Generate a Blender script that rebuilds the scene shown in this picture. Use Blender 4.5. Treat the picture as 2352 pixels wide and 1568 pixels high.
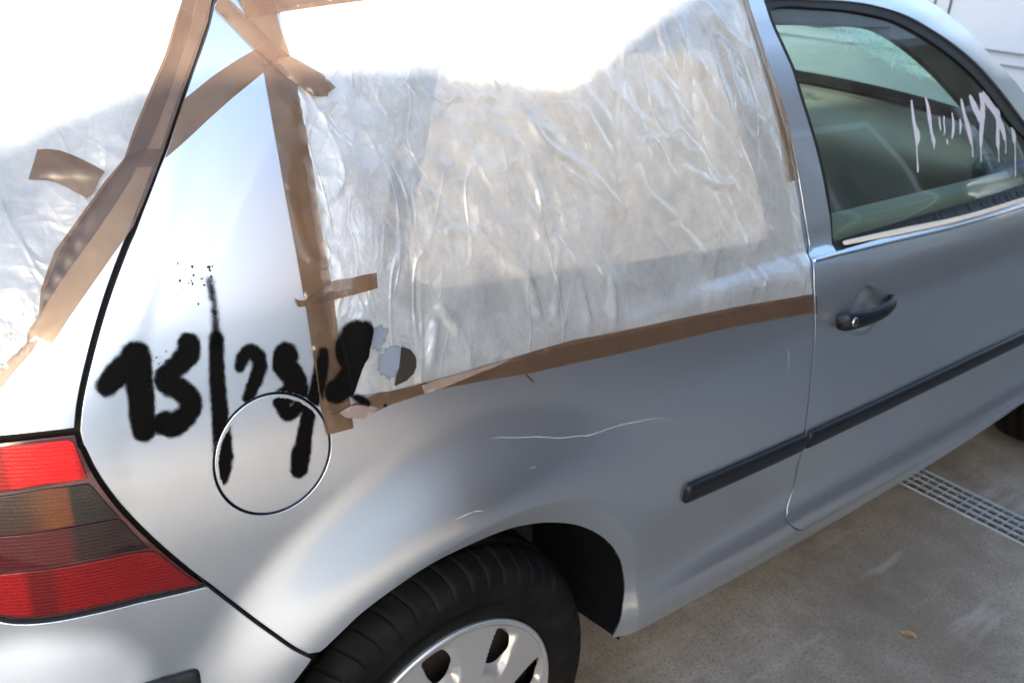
import bpy, bmesh, math, random, bisect
from mathutils import Vector, Matrix, noise
from mathutils.geometry import delaunay_2d_cdt
random.seed(7)
for o in list(bpy.data.objects): bpy.data.objects.remove(o)
scene = bpy.context.scene
COL = scene.collection
R = math.radians

# ---------------------------------------------------------------- camera
cd = bpy.data.cameras.new('camera'); cam = bpy.data.objects.new('camera', cd); COL.objects.link(cam)
YAW, PIT, ROL = R(42.39), R(24.43), R(4.86)
_f = Vector((math.sin(YAW)*math.cos(PIT), math.cos(YAW)*math.cos(PIT), -math.sin(PIT)))
_r = Vector((math.cos(YAW), -math.sin(YAW), 0)); _u = _r.cross(_f)
_r2 = _r*math.cos(ROL)+_u*math.sin(ROL); _u2 = -_r*math.sin(ROL)+_u*math.cos(ROL)
CAMP = Vector((-0.755, -1.733, 1.511))
m = Matrix((( _r2.x,_u2.x,-_f.x,CAMP.x),(_r2.y,_u2.y,-_f.y,CAMP.y),(_r2.z,_u2.z,-_f.z,CAMP.z),(0,0,0,1)))
cam.matrix_world = m
cd.sensor_width = 36; cd.lens = 36*2306.5/2352; cd.clip_start = .02; cd.clip_end = 500
cd.dof.use_dof = True; cd.dof.focus_distance = 1.18; cd.dof.aperture_fstop = 9
scene.camera = cam

# ---------------------------------------------------------------- sky, sun, exposure
SUN = Vector((-.42, -.86, .28)).normalized()          # towards the sun
world = bpy.data.worlds.new('World'); scene.world = world; world.use_nodes = True
wn = world.node_tree.nodes; wl = world.node_tree.links
sky = wn.new('ShaderNodeTexSky'); sky.sky_type = 'NISHITA'; sky.sun_disc = False
sky.sun_elevation = math.asin(SUN.z); sky.sun_rotation = math.atan2(SUN.x, SUN.y)
sky.air_density = 1.0; sky.dust_density = 2.0; sky.ozone_density = 1.0
wl.new(sky.outputs[0], wn['Background'].inputs[0]); wn['Background'].inputs[1].default_value = .15
sd = bpy.data.lights.new('sun', 'SUN'); sd.energy = 4.5; sd.angle = R(.53); sd.color = (1, .95, .87)
sun = bpy.data.objects.new('sun', sd); COL.objects.link(sun)
sun.rotation_euler = SUN.to_track_quat('Z', 'Y').to_euler()
vs = scene.view_settings
vs.view_transform = 'Standard'; vs.look = 'None'; vs.gamma = 1; vs.use_curve_mapping = False
vs.exposure = 2.36
scene.cycles.use_denoising = True
scene.cycles.max_bounces = 10; scene.cycles.transparent_max_bounces = 16
scene.cycles.sample_clamp_indirect = 4; scene.cycles.caustics_reflective = False; scene.cycles.caustics_refractive = False; scene.cycles.blur_glossy = .5

# measured outlines on the car skin, (u, z) in metres: u runs along the car from the rear axle forwards
D = {
 'hatch_seam': [[-0.2362,1.3633],[-0.2491,1.3447],[-0.2681,1.3208],[-0.2817,1.3041],[-0.2984,1.282],[-0.3174,1.256],[-0.3374,1.2277],[-0.35,1.2118],[-0.3654,1.1907],[-0.379,1.1724],[-0.3919,1.1542],[-0.3993,1.145],[-0.4158,1.1219],[-0.4327,1.0964],[-0.4478,1.0707],[-0.4601,1.0472],[-0.4726,1.0208],[-0.4806,1.0005],[-0.4868,0.9786]],
 'lamp_front': [[-0.4868,0.9786],[-0.4861,0.9641],[-0.4841,0.9592],[-0.4798,0.941],[-0.4718,0.9179],[-0.4604,0.8924],[-0.448,0.8693],[-0.4351,0.8473],[-0.4216,0.8261],[-0.4074,0.8051],[-0.3926,0.7841],[-0.3772,0.764]],
 'bumper_seam': [[-0.3772,0.764],[-0.3533,0.7311],[-0.3312,0.7022],[-0.3099,0.6769],[-0.2907,0.6548],[-0.2684,0.6338]],
 'lamp_top': [[-0.4869,0.9782],[-0.4984,0.9791],[-0.5174,0.9799],[-0.5375,0.9802],[-0.5576,0.9802]],
 'lamp_bot': [[-0.3772,0.764],[-0.4108,0.7668],[-0.4431,0.7705],[-0.4746,0.774],[-0.5048,0.7768],[-0.5337,0.7784],[-0.5549,0.7802],[-0.5756,0.7837],[-0.5891,0.7884]],
 'lamp_d1': [[-0.5674,0.9275],[-0.547,0.9283],[-0.5266,0.929],[-0.4866,0.926]],
 'lamp_d2': [[-0.5745,0.8848],[-0.5475,0.8832],[-0.52,0.8825],[-0.4918,0.881],[-0.4623,0.8779]],
 'lamp_d3': [[-0.5809,0.8439],[-0.5534,0.8429],[-0.5258,0.8411],[-0.4973,0.8392],[-0.4676,0.8361],[-0.4369,0.8311]],
 'lamp_in': [[-0.492,0.961],[-0.4866,0.926],[-0.4744,0.9003],[-0.4623,0.8779],[-0.4499,0.8539],[-0.4369,0.8311],[-0.4256,0.8182],[-0.4084,0.7939],[-0.3888,0.7689]],
 'amber': [[-0.5289,0.9235],[-0.5108,0.9242],[-0.5092,0.8941],[-0.52,0.8917],[-0.5286,0.8993]],
 'fuel': [[-0.3548,0.9238],[-0.3411,0.9492],[-0.3216,0.9659],[-0.2963,0.9724],[-0.2717,0.9704],[-0.2511,0.9613],[-0.233,0.943],[-0.2222,0.9208],[-0.2186,0.8975],[-0.221,0.8795],[-0.2315,0.8556],[-0.2483,0.8377],[-0.2737,0.8283],[-0.3014,0.8308],[-0.3221,0.8418],[-0.3415,0.8611],[-0.3529,0.8829],[-0.3576,0.9127]],
 'door_edge': [[0.7525,1.3588],[0.7623,1.3012],[0.7677,1.2498],[0.7768,1.207],[0.7822,1.1711],[0.7897,1.1297],[0.7925,1.0882],[0.7936,1.0489],[0.7952,0.9963],[0.7985,0.9628],[0.7825,0.9426],[0.7721,0.9047],[0.773,0.8628],[0.7773,0.818],[0.7846,0.7699],[0.7926,0.7167],[0.8025,0.6605],[0.812,0.6088],[0.8177,0.5887],[0.8291,0.5409],[0.8332,0.514],[0.851,0.451],[0.8383,0.3998]],
 'door_corner': [[0.8383,0.3998],[0.8338,0.3926],[0.8476,0.3738],[0.8705,0.3548],[0.902,0.3413],[0.9445,0.3386]],
 'door_bottom': [[0.9445,0.3386],[1.0847,0.3407],[1.2715,0.3403],[1.3888,0.3443],[1.5031,0.3556],[1.7005,0.359],[1.9175,0.3611]],
 'sill_bottom': [[0.3556,0.3095],[0.39,0.315],[0.4472,0.3119],[0.5091,0.3114],[0.6846,0.3063],[0.8882,0.2991],[1.115,0.2979],[1.3008,0.3025],[1.5321,0.3215],[1.6461,0.327],[1.8151,0.331]],
 'arch': [[-0.2926,0.6062],[-0.2669,0.6336],[-0.2542,0.6402],[-0.2299,0.6559],[-0.1989,0.6745],[-0.1473,0.6928],[-0.0895,0.7021],[-0.0214,0.6994],[0.0432,0.6897],[0.1044,0.6698],[0.153,0.6488],[0.2115,0.6181],[0.2651,0.5787],[0.309,0.5331],[0.3422,0.4815],[0.3647,0.4216],[0.3628,0.3768],[0.3604,0.3361],[0.3556,0.3095]],
 'pillar_seal': [[0.805,1.3557],[0.8063,1.3283],[0.8204,1.2902],[0.8373,1.2467],[0.8435,1.2055],[0.8542,1.1585],[0.8635,1.1158],[0.8693,1.0729],[0.8724,1.0322],[0.8749,0.9709],[0.8669,0.9459]],
 'seal_top': [[0.8091,1.3566],[0.8678,1.3577],[0.9361,1.3558],[1.0576,1.3528],[1.1581,1.3443],[1.2618,1.3268],[1.3514,1.3003],[1.4475,1.2636],[1.5302,1.2224],[1.6154,1.1666],[1.7005,1.1024]],
 'seal_in_top': [[0.8197,1.3496],[0.867,1.3501],[0.9308,1.3481],[1.0505,1.342],[1.1408,1.3332],[1.2288,1.3186],[1.3216,1.2907],[1.4157,1.2526],[1.4971,1.2115],[1.5749,1.1593],[1.6576,1.0947]],
 'belt': [[0.7841,0.943],[0.8606,0.9421],[1.0149,0.9387],[1.3029,0.9315],[1.3039,0.933],[1.6137,0.9312]],
 'glass_bot': [[0.8746,0.9534],[0.9866,0.9515],[1.1496,0.9485],[1.2024,0.9462],[1.3903,0.9454],[1.6354,0.9447]],
 'roof_sil': [[1.3675,1.3585],[1.4125,1.3438],[1.4591,1.3233],[1.5185,1.2945],[1.582,1.2541],[1.6396,1.22],[1.7008,1.1835],[1.7315,1.1606]],
 'qwin_rear': [[0.0269,1.3317],[-0.0058,1.2846],[-0.0417,1.2244],[-0.0788,1.1607],[-0.1018,1.1156],[-0.1114,1.0832],[-0.1065,1.0504],[-0.0831,1.026],[-0.0403,1.0085],[0.0074,1.002]],
 'qwin_bot': [[0.0074,1.002],[0.1703,0.9915],[0.3617,0.9744],[0.5893,0.9536],[0.7518,0.9454]],
 'qwin_front': [[0.7518,0.9454],[0.757,0.9992],[0.7483,1.0713],[0.732,1.1427],[0.7128,1.2123],[0.6976,1.28],[0.6795,1.3347]],
 'qwin_top': [[0.6795,1.3347],[0.4921,1.3359],[0.2955,1.338],[0.1296,1.3384],[0.0269,1.3317]],
 'tape_hatch_upper': [[-0.2614,1.3743],[-0.284,1.3475],[-0.3083,1.3142],[-0.3323,1.2855],[-0.3632,1.2466],[-0.3822,1.2188],[-0.3741,1.2118],[-0.3492,1.2132],[-0.3393,1.2265],[-0.3186,1.2561],[-0.2993,1.2827],[-0.2689,1.3215],[-0.25,1.3448],[-0.2302,1.3747]],
 'tape_hatch_lower': [[-0.3811,1.2202],[-0.4068,1.1996],[-0.4303,1.1779],[-0.453,1.1568],[-0.4698,1.1411],[-0.4858,1.1173],[-0.4911,1.1085],[-0.4981,1.0883],[-0.5119,1.0735],[-0.5157,1.0633],[-0.5066,1.07],[-0.4929,1.0618],[-0.469,1.0864],[-0.4431,1.1109],[-0.4164,1.1356],[-0.3906,1.1587],[-0.3748,1.179],[-0.3539,1.2065],[-0.3401,1.2265],[-0.3569,1.2287]],
 'tape_pillar_diag': [[-0.3401,1.2188],[-0.3217,1.245],[-0.3038,1.272],[-0.2659,1.2921],[-0.2289,1.3082],[-0.1912,1.3219],[-0.1776,1.3096],[-0.2014,1.2955],[-0.249,1.271],[-0.2845,1.251],[-0.3171,1.2318]],
 'tape_apex_diag': [[-0.2367,1.3576],[-0.2268,1.3676],[-0.218,1.3676],[-0.1688,1.3081],[-0.1347,1.2867],[-0.1231,1.2725],[-0.1346,1.2681],[-0.1366,1.2644],[-0.1528,1.2663],[-0.1869,1.2949],[-0.2073,1.3178]],
 'tape_apex_vert': [[-0.2071,1.3748],[-0.1601,1.3749],[-0.1658,1.3377],[-0.1671,1.3077],[-0.1843,1.3068],[-0.1905,1.3278],[-0.2016,1.3486]],
 'tape_roof': [[-0.2038,1.3479],[-0.1964,1.3675],[-0.0495,1.3797],[-0.0152,1.3751],[-0.0211,1.3652],[-0.0965,1.3588]],
 'tape_vert': [[-0.2023,1.3029],[-0.181,1.3007],[-0.1682,1.2821],[-0.1756,1.2077],[-0.1846,1.1341],[-0.1865,1.0931],[-0.191,1.0222],[-0.1885,0.9898],[-0.1853,0.9069],[-0.2207,0.9077],[-0.2249,0.9467],[-0.2253,1.0055],[-0.2232,1.0718],[-0.2191,1.1411],[-0.2175,1.1688],[-0.2105,1.2377]],
 'tape_clip': [[-0.2355,1.0669],[-0.2301,1.0638],[-0.223,1.0629],[-0.2052,1.07],[-0.1877,1.077],[-0.1813,1.0777],[-0.1627,1.0767],[-0.1501,1.0777],[-0.1301,1.0774],[-0.1324,1.0611],[-0.1611,1.0593],[-0.2041,1.0574],[-0.2257,1.057],[-0.2329,1.0574]],
 'tape_bottom': [[-0.2134,0.931],[-0.1962,0.9338],[-0.1727,0.9378],[-0.1488,0.9411],[-0.1277,0.94],[-0.0749,0.9387],[-0.0115,0.9382],[0.0616,0.938],[0.1099,0.9382],[0.1723,0.9367],[0.2789,0.9274],[0.3947,0.9199],[0.5432,0.9096],[0.7655,0.89],[0.7682,0.8562],[0.7342,0.8598],[0.5405,0.8783],[0.3925,0.8875],[0.3259,0.8918],[0.2867,0.8939],[0.185,0.9016],[0.1,0.908],[0.0166,0.9174],[-0.0602,0.9249],[-0.1294,0.9231],[-0.1741,0.9166],[-0.1917,0.9221],[-0.2031,0.9309]],
 'tape_bottom_fold1': [[-0.0749,0.9387],[-0.0115,0.9382],[0.0616,0.938],[0.0304,0.9336],[-0.0024,0.9304],[-0.0317,0.9277],[-0.0602,0.9253],[-0.0831,0.9248],[-0.0865,0.9362]],
 'tape_bottom_fold2': [[-0.2035,0.9317],[-0.1874,0.9355],[-0.169,0.9323],[-0.1506,0.9243],[-0.1599,0.92],[-0.1721,0.9162],[-0.196,0.9233]],
 'tape_front': [[0.732,1.3678],[0.7386,1.3202],[0.7427,1.2717],[0.7462,1.2392],[0.7538,1.192],[0.7572,1.1253],[0.7584,1.0712],[0.7884,1.0728],[0.7886,1.108],[0.7872,1.1467],[0.7833,1.1805],[0.7736,1.219],[0.7669,1.251],[0.7599,1.2989],[0.7513,1.3429],[0.7536,1.3677]],
 'tape_hatch_piece': [[-0.4617,1.2255],[-0.4535,1.2262],[-0.4405,1.2254],[-0.4313,1.2225],[-0.4205,1.2177],[-0.4111,1.213],[-0.4034,1.2083],[-0.4106,1.2017],[-0.4192,1.1906],[-0.4267,1.1856],[-0.4347,1.1896],[-0.4425,1.1945],[-0.4521,1.1983],[-0.4593,1.1998],[-0.4685,1.2001],[-0.4772,1.1999],[-0.4701,1.2112]],
 'tape_hatch_torn': [[-0.5154,1.0646],[-0.5026,1.0671],[-0.5125,1.0566],[-0.5316,1.0407],[-0.5486,1.0245],[-0.5496,1.0388],[-0.5347,1.0512]],
 'tape_door_end': [[0.7738,0.8844],[0.7784,0.883],[0.7821,0.8501],[0.775,0.851]],
 'film_side': [[-0.1829,1.3008],[-0.1682,1.2821],[-0.1756,1.2077],[-0.1848,1.1467],[-0.1902,1.0937],[-0.1951,1.0229],[-0.1879,1.0092],[-0.1838,0.9636],[-0.182,0.9468],[-0.153,0.9428],[-0.1126,0.9377],[-0.0786,0.9363],[-0.0767,0.9392],[-0.073,0.9358],[-0.012,0.9328],[0.0611,0.9314],[0.1095,0.9325],[0.1717,0.9309],[0.2783,0.9215],[0.394,0.9137],[0.5424,0.9038],[0.7644,0.8882],[0.7615,0.9239],[0.7842,0.9576],[0.7788,0.9985],[0.7828,1.0379],[0.7786,1.0714],[0.7743,1.1094],[0.7744,1.1573],[0.7657,1.2006],[0.7564,1.2433],[0.7477,1.2831],[0.7406,1.3248],[0.7411,1.3678],[0.3742,1.3699],[-0.0181,1.3703],[-0.0936,1.3643],[-0.1325,1.3599],[-0.1584,1.3541],[-0.1666,1.3273]],
 'film_fold_line': [[-0.0583,1.0107],[-0.0672,0.9833],[-0.0729,0.9567],[-0.0772,0.9387]],
 'film_hatch': [[-0.2631,1.3743],[-0.3051,1.3142],[-0.3293,1.2855],[-0.3602,1.2465],[-0.3785,1.2214],[-0.404,1.1995],[-0.4274,1.1778],[-0.4465,1.1601],[-0.4657,1.141],[-0.4817,1.1171],[-0.4881,1.1084],[-0.4954,1.0881],[-0.5092,1.0733],[-0.514,1.0645],[-0.5302,1.0471],[-0.5456,1.0387],[-0.5542,1.0364]],
 'hwin_edge': [[-0.5507,1.0401],[-0.5442,1.0451],[-0.5342,1.0538],[-0.5235,1.0649],[-0.5111,1.0798],[-0.4745,1.1181],[-0.4195,1.1692],[-0.3777,1.2104],[-0.3438,1.249],[-0.3024,1.3047],[-0.2605,1.3618],[-0.2428,1.3826]],
 's1a': [[-0.4513,1.017],[-0.4391,1.0264],[-0.4287,1.0331],[-0.4195,1.0372]],
 's1b': [[-0.4185,1.0385],[-0.4195,1.0146],[-0.4216,0.9921],[-0.4239,0.9707],[-0.4238,0.9643]],
 's5': [[-0.3622,1.0413],[-0.3653,1.0313],[-0.3788,1.0216],[-0.3932,1.0123],[-0.3899,1.0054],[-0.3789,0.9969],[-0.3719,0.9827],[-0.3789,0.9697],[-0.3927,0.9633],[-0.4015,0.967]],
 'sl': [[-0.3256,1.0981],[-0.3261,1.0833],[-0.3287,1.0627],[-0.3317,1.0419],[-0.3361,1.021],[-0.3404,0.9902],[-0.3431,0.958],[-0.3443,0.933],[-0.3451,0.9215],[-0.3472,0.9045],[-0.3505,0.8894]],
 's2': [[-0.3126,1.0084],[-0.3055,1.0182],[-0.2963,1.0211],[-0.2895,1.0118],[-0.2918,0.9993],[-0.3013,0.9849],[-0.3084,0.9732]],
 's9': [[-0.258,1.0087],[-0.2615,0.9995],[-0.2544,0.988],[-0.2515,0.9772],[-0.2574,0.9683],[-0.2693,0.9625],[-0.2692,0.9504],[-0.2628,0.9436],[-0.2507,0.9511],[-0.2444,0.9688]],
 's9t': [[-0.2134,1.003],[-0.2195,0.9839],[-0.2285,0.9616],[-0.2389,0.9412],[-0.2475,0.9165],[-0.2533,0.896],[-0.2544,0.8947],[-0.258,0.8751]],
 's8': [[-0.1706,1.0107],[-0.1796,1.0003],[-0.1801,0.9892],[-0.1786,0.9802],[-0.1857,0.9704],[-0.1957,0.96],[-0.2045,0.957]],
 's8b': [[-0.1614,1.0138],[-0.1654,0.9998],[-0.172,0.9863],[-0.1783,0.9725],[-0.1847,0.9574]],
 's8edge': [[-0.1474,1.0203],[-0.149,1.0138],[-0.1536,1.0011],[-0.1586,0.9884],[-0.1675,0.9777],[-0.1734,0.9663],[-0.1803,0.9526],[-0.1828,0.9474]],
 's0': [[-0.1227,0.9795]],
 's0b': [[-0.1119,0.9901],[-0.1011,0.9852],[-0.094,0.9746],[-0.094,0.9627],[-0.0981,0.9544],[-0.1083,0.9481],[-0.1248,0.9453],[-0.1228,0.9561],[-0.1181,0.9681]],
 's0grey': [[-0.123,0.977],[-0.1296,0.9733]],
 'smud': [[-0.1806,0.9449],[-0.1725,0.9397],[-0.1645,0.9331]],
 'blob': [[-0.1412,0.9249]],
 'sp1': [[-0.3348,1.1068]],
 'sp2': [[-0.3924,1.0311]],
 'scr1': [[0.0184,0.8364],[0.0351,0.8341],[0.0662,0.8247],[0.1023,0.8153],[0.1463,0.7994],[0.1842,0.7906],[0.2101,0.7834],[0.2431,0.7813],[0.2797,0.7787],[0.317,0.7727],[0.3513,0.7687],[0.369,0.7647],[0.3843,0.7559],[0.3997,0.7474]],
 'scr2': [[-0.0646,0.7565],[-0.055,0.758],[-0.0454,0.758],[-0.0355,0.7588],[-0.0257,0.7576],[-0.016,0.7533]],
 'scr3': [[0.2932,0.5504],[0.2984,0.5602],[0.3072,0.5672]],
 'scr4': [[0.3182,0.5194],[0.3266,0.5344],[0.3373,0.543]],
 'scr5': [[0.3251,0.5112],[0.3376,0.5259]],
 'scr6': [[0.0784,0.7794],[0.0859,0.7782],[0.0932,0.7757]],
 'twig': [[0.0825,0.9108],[0.089,0.9039],[0.097,0.8961]],
 'scr7': [[-0.3554,0.7999],[-0.3488,0.795]],
 'scr8': [[0.6987,0.8007],[0.7058,0.7833],[0.7085,0.7596]],
 'strip_q': [[0.4704,0.5867],[0.5584,0.5858],[0.6852,0.5831],[0.8172,0.5809]],
 'strip_d': [[0.8303,0.5806],[0.9767,0.5799],[1.1442,0.5793],[1.3289,0.5799],[1.536,0.5799],[1.7795,0.5757]],
 'bstrip': [[-0.3958,0.6392],[-0.42,0.6395],[-0.4448,0.6416]],
 'key': [[0.8767,0.8214]],
 'handle': [[0.8529,0.8244],[0.8766,0.8223],[0.9264,0.8222],[0.9728,0.826],[1.0043,0.8301],[1.0284,0.8328]],
 'cup': [[0.9519,0.8745],[0.8926,0.8447],[1.0027,0.8407],[0.9019,0.8052],[1.0047,0.8044],[0.9493,0.7765]],
 'drip0': [[1.2356,1.1752],[1.2339,1.163],[1.2314,1.1441],[1.2315,1.1277],[1.2355,1.1137],[1.2338,1.1043],[1.2293,1.095],[1.2262,1.087],[1.2224,1.0708],[1.2206,1.0544],[1.2168,1.041]],
 'dripw0': [0.0024,0.0031,0.0041,0.0048,0.0077,0.0076,0.0041,0.0014,0.0014,0.0021,0.0017],
 'drip1': [[1.2928,1.1772],[1.2959,1.1618],[1.2954,1.1396],[1.2941,1.123],[1.2945,1.1062],[1.2979,1.0933],[1.2963,1.0864],[1.2938,1.0782]],
 'dripw1': [0.0017,0.0038,0.0051,0.0045,0.0041,0.0051,0.0024,0.0014],
 'drip2': [[1.4419,1.1654],[1.4429,1.148],[1.4453,1.1319],[1.4506,1.1141],[1.4546,1.0962],[1.4573,1.0783],[1.4596,1.0693],[1.4548,1.0475]],
 'dripw2': [0.0024,0.0048,0.0051,0.0065,0.0062,0.0048,0.0017,0.0014],
 'drip3': [[1.4818,1.1703],[1.4895,1.1552],[1.5015,1.1368],[1.5156,1.118]],
 'dripw3': [0.0034,0.0077,0.0082,0.0086],
 'drip4': [[1.5361,1.1715],[1.535,1.1464],[1.5218,1.1176],[1.5073,1.0889],[1.5,1.0717],[1.4965,1.06],[1.4905,1.0337]],
 'dripw4': [0.0062,0.0082,0.0072,0.0065,0.0048,0.0017,0.0014],
 'drip5': [[1.5418,1.1682],[1.5664,1.1488],[1.5913,1.1275],[1.6021,1.1116],[1.6149,1.0892],[1.6187,1.0719],[1.6201,1.0641],[1.6138,1.04]],
 'dripw5': [0.0069,0.0082,0.0077,0.0076,0.0076,0.0045,0.0015,0.0012],
 'drip6': [[1.6185,1.1636],[1.6114,1.1413],[1.5985,1.1118],[1.5864,1.0824],[1.5805,1.0615],[1.5802,1.0508],[1.5744,1.0253]],
 'dripw6': [0.0062,0.0072,0.0069,0.0062,0.0055,0.0017,0.0014],
 'drip7': [[1.66,1.0917],[1.6668,1.0771],[1.6662,1.0631],[1.6667,1.0521],[1.6562,1.014],[1.6487,0.9855]],
 'dripw7': [0.0034,0.0079,0.0069,0.0021,0.0015,0.0014],
 'drip8': [[1.3344,1.1369],[1.3332,1.12],[1.3329,1.1102]],
 'dripw8': [0.0017,0.0024,0.001],
 'drip9': [[1.3563,1.1367],[1.3508,1.123],[1.3493,1.1075],[1.3408,1.1011]],
 'dripw9': [0.0017,0.0014,0.0017,0.001],
 'drip10': [[1.3914,1.1414],[1.3917,1.1242],[1.3859,1.1075],[1.3741,1.0912]],
 'dripw10': [0.0017,0.0031,0.0041,0.0017],
 'drip11': [[1.4217,1.1264],[1.4205,1.1134],[1.4115,1.0968]],
 'dripw11': [0.0024,0.0031,0.001],
 'drip12': [[1.3534,1.0915],[1.3534,1.0815]],
 'dripw12': [0.0024,0.0017],
 'grate_near': [[1.815,-0.632],[1.847,-0.892],[1.852,-0.996]],
 'grate_far': [[1.934,-0.627],[1.977,-0.874],[1.991,-0.933]],
 'leaf': [[1.223,-1.005]],
 'ground_corners': [[0.544,-0.703],[1.299,-1.245],[2.473,-0.715]],
 'crack': [[0.937,-0.949],[1.068,-0.997],[1.209,-1.045]],
 'sunline': [[-0.4911,1.2322],[-0.4404,1.2566],[-0.3789,1.2751],[-0.3401,1.2869],[-0.3064,1.2933],[-0.2578,1.2942],[-0.2067,1.2931],[-0.151,1.2962],[-0.062,1.2965],[0.0334,1.2892],[0.1385,1.2778],[0.2229,1.2636],[0.2657,1.2599],[0.3068,1.2686],[0.366,1.2912],[0.4272,1.312],[0.4902,1.3323],[0.5428,1.3483]],
 'sunbump': [[-0.5874,0.7859],[-0.53,0.7628],[-0.4854,0.7294],[-0.4554,0.6926],[-0.4499,0.6677]],
 'sunbump2': [[-0.5905,0.7786],[-0.5214,0.7603],[-0.479,0.7312],[-0.4561,0.6955],[-0.4522,0.6571]],
 'creases': [[[0.1211,1.2023],[0.1349,1.1885],[0.1441,1.144],[0.1609,1.0812]],[[0.1642,1.2148],[0.1823,1.1876],[0.2497,1.1484],[0.3114,1.0873]],[[0.1992,1.1618],[0.2835,1.0953]],[[0.3957,1.2969],[0.3371,1.1879],[0.316,1.0907]],[[0.3622,1.133],[0.3784,1.0961],[0.4318,1.0609]],[[-0.0336,1.157],[0.0054,1.1183]],[[0.2728,1.2246],[0.3066,1.1614]],[[0.0812,1.2526],[0.1086,1.2509]],[[0.4897,1.3345],[0.4889,1.2951],[0.4996,1.2612]],[[0.0314,1.1006],[0.0678,1.0594],[0.0979,1.0414],[0.1111,0.9868]],[[0.0494,1.0946],[0.0841,1.0623]],[[0.1528,1.0927],[0.1865,1.0297],[0.1996,0.9828],[0.2064,0.9442]],[[0.1631,1.0685],[0.1397,0.9789]],[[0.21,1.0393],[0.2385,1.01]],[[0.2794,1.0002],[0.3314,0.976]],[[-0.049,1.0233],[-0.0284,0.9957]],[[-0.0586,1.0089],[-0.0695,0.9746],[-0.0759,0.9403]],[[-0.0168,1.1072],[0.0169,1.1009],[0.0465,1.0754]],[[0.2613,1.0099],[0.2573,0.9335]],[[0.4307,1.0499],[0.4884,0.9963]],[[0.588,1.0255],[0.6197,0.9504],[0.6241,0.9063]],[[0.599,0.9515],[0.5786,0.9052]],[[0.7406,0.9445],[0.7368,0.9058]],[[0.6331,1.3596],[0.6454,1.3245],[0.6926,1.2918],[0.7537,1.2574]],[[0.7054,1.3591],[0.7227,1.2839]],[[0.564,1.0884],[0.597,1.0115]],[[0.477,1.1212],[0.5446,1.0931],[0.5932,1.087]],[[0.5461,1.2285],[0.5343,1.1689]]],
}
# ---------------------------------------------------------------- the car's outer skin: P(u, z) -> point, N(u, z) -> normal
def pchip(pts):
    xs=[p[0] for p in pts]; ys=[p[1] for p in pts]; n=len(xs)
    h=[xs[i+1]-xs[i] for i in range(n-1)]; d=[(ys[i+1]-ys[i])/h[i] for i in range(n-1)]
    m=[d[0]]+[0 if d[i-1]*d[i]<=0 else 3*(h[i-1]+h[i])/((2*h[i]+h[i-1])/d[i-1]+(h[i]+2*h[i-1])/d[i]) for i in range(1,n-1)]+[d[-1]]
    def f(x):
        x=min(max(x,xs[0]),xs[-1]); i=min(max(bisect.bisect_right(xs,x)-1,0),n-2); t=(x-xs[i])/h[i]
        return ((1+2*t)*(1-t)**2*ys[i]+t*(1-t)**2*h[i]*m[i]+t*t*(3-2*t)*ys[i+1]+t*t*(t-1)*h[i]*m[i+1])
    return f
def sstep(a,b,x):
    t=min(max((x-a)/(b-a),0),1); return t*t*(3-2*t)
SA=pchip([(.20,.822),(.25,.842),(.29,.853),(.32,.860),(.335,.862),(.352,.866),(.370,.864),(.392,.855),(.415,.847),(.44,.846),(.50,.853),(.585,.864),(.70,.866),(.80,.862),(.87,.851),(.91,.839),(.932,.829),(.942,.821),(.949,.808),(1.0,.786),(1.1,.743),(1.2,.696),(1.3,.643),(1.36,.607),(1.41,.55),(1.44,.47),(1.47,.33)])
SB=pchip([(.20,.822),(.25,.842),(.29,.851),(.32,.856),(.335,.858),(.372,.860),(.392,.858),(.425,.854),(.50,.856),(.585,.860),(.70,.862),(.80,.857),(.90,.846),(.98,.829),(1.05,.806),(1.15,.760),(1.25,.705),(1.33,.652),(1.39,.597),(1.43,.53),(1.46,.43),(1.48,.30)])
AC=(.006,.338)
def w(x,z):
    t=sstep(0.05,.75,x)
    y=SA(z)*t+SB(z)*(1-t)
    if x<0: y-=.10*x*x
    if x>1.4: y-=.035*(x-1.4)**2
    r=math.hypot(x-AC[0],z-AC[1])
    y+=.038*(1-sstep(.392,.54,r))*(sstep(.33,.60,z) if x>0 else sstep(.15,.5,z))*(1-.75*sstep(-.06,.30,x))
    if r<.390: y-=(.390-r)*.42
    r2=math.hypot(x-2.517,z-AC[1])
    y+=.014*(1-sstep(.375,.60,r2))
    return y
RC=.27
def x0(z):
    return -.46+.62*(math.sqrt((z-.97)**2+.004)+(z-.97))/2 - .02*sstep(.8,.6,z)
def P(u,z):
    a=x0(z)
    if u>=a: return (u,-w(u,z),z)
    s=a-u; W0=w(a,z)
    # local tangent slope of w at a
    ph=s/RC
    if ph<math.pi/2:
        return (a-RC*math.sin(ph),-(W0-RC*(1-math.cos(ph))*.9-.10*0),z)
    q=s-RC*math.pi/2
    return (a-RC-.05*(1-math.exp(-q*2)),-(W0-RC*.9-q),z)
def N(u,z,e=1e-3):
    a=P(u+e,z); b=P(u-e,z); c=P(u,z+e); d=P(u,z-e)
    p=[a[i]-b[i] for i in range(3)]; q=[c[i]-d[i] for i in range(3)]
    n=[p[1]*q[2]-p[2]*q[1],p[2]*q[0]-p[0]*q[2],p[0]*q[1]-p[1]*q[0]]
    l=math.sqrt(sum(k*k for k in n)) or 1
    return (n[0]/l,n[1]/l,n[2]/l)

def vP(u,z):
    p=P(u,z); return Vector((p[0],min(p[1],-.0005),p[2]))
def vN(u,z): return Vector(N(u,z))

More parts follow.
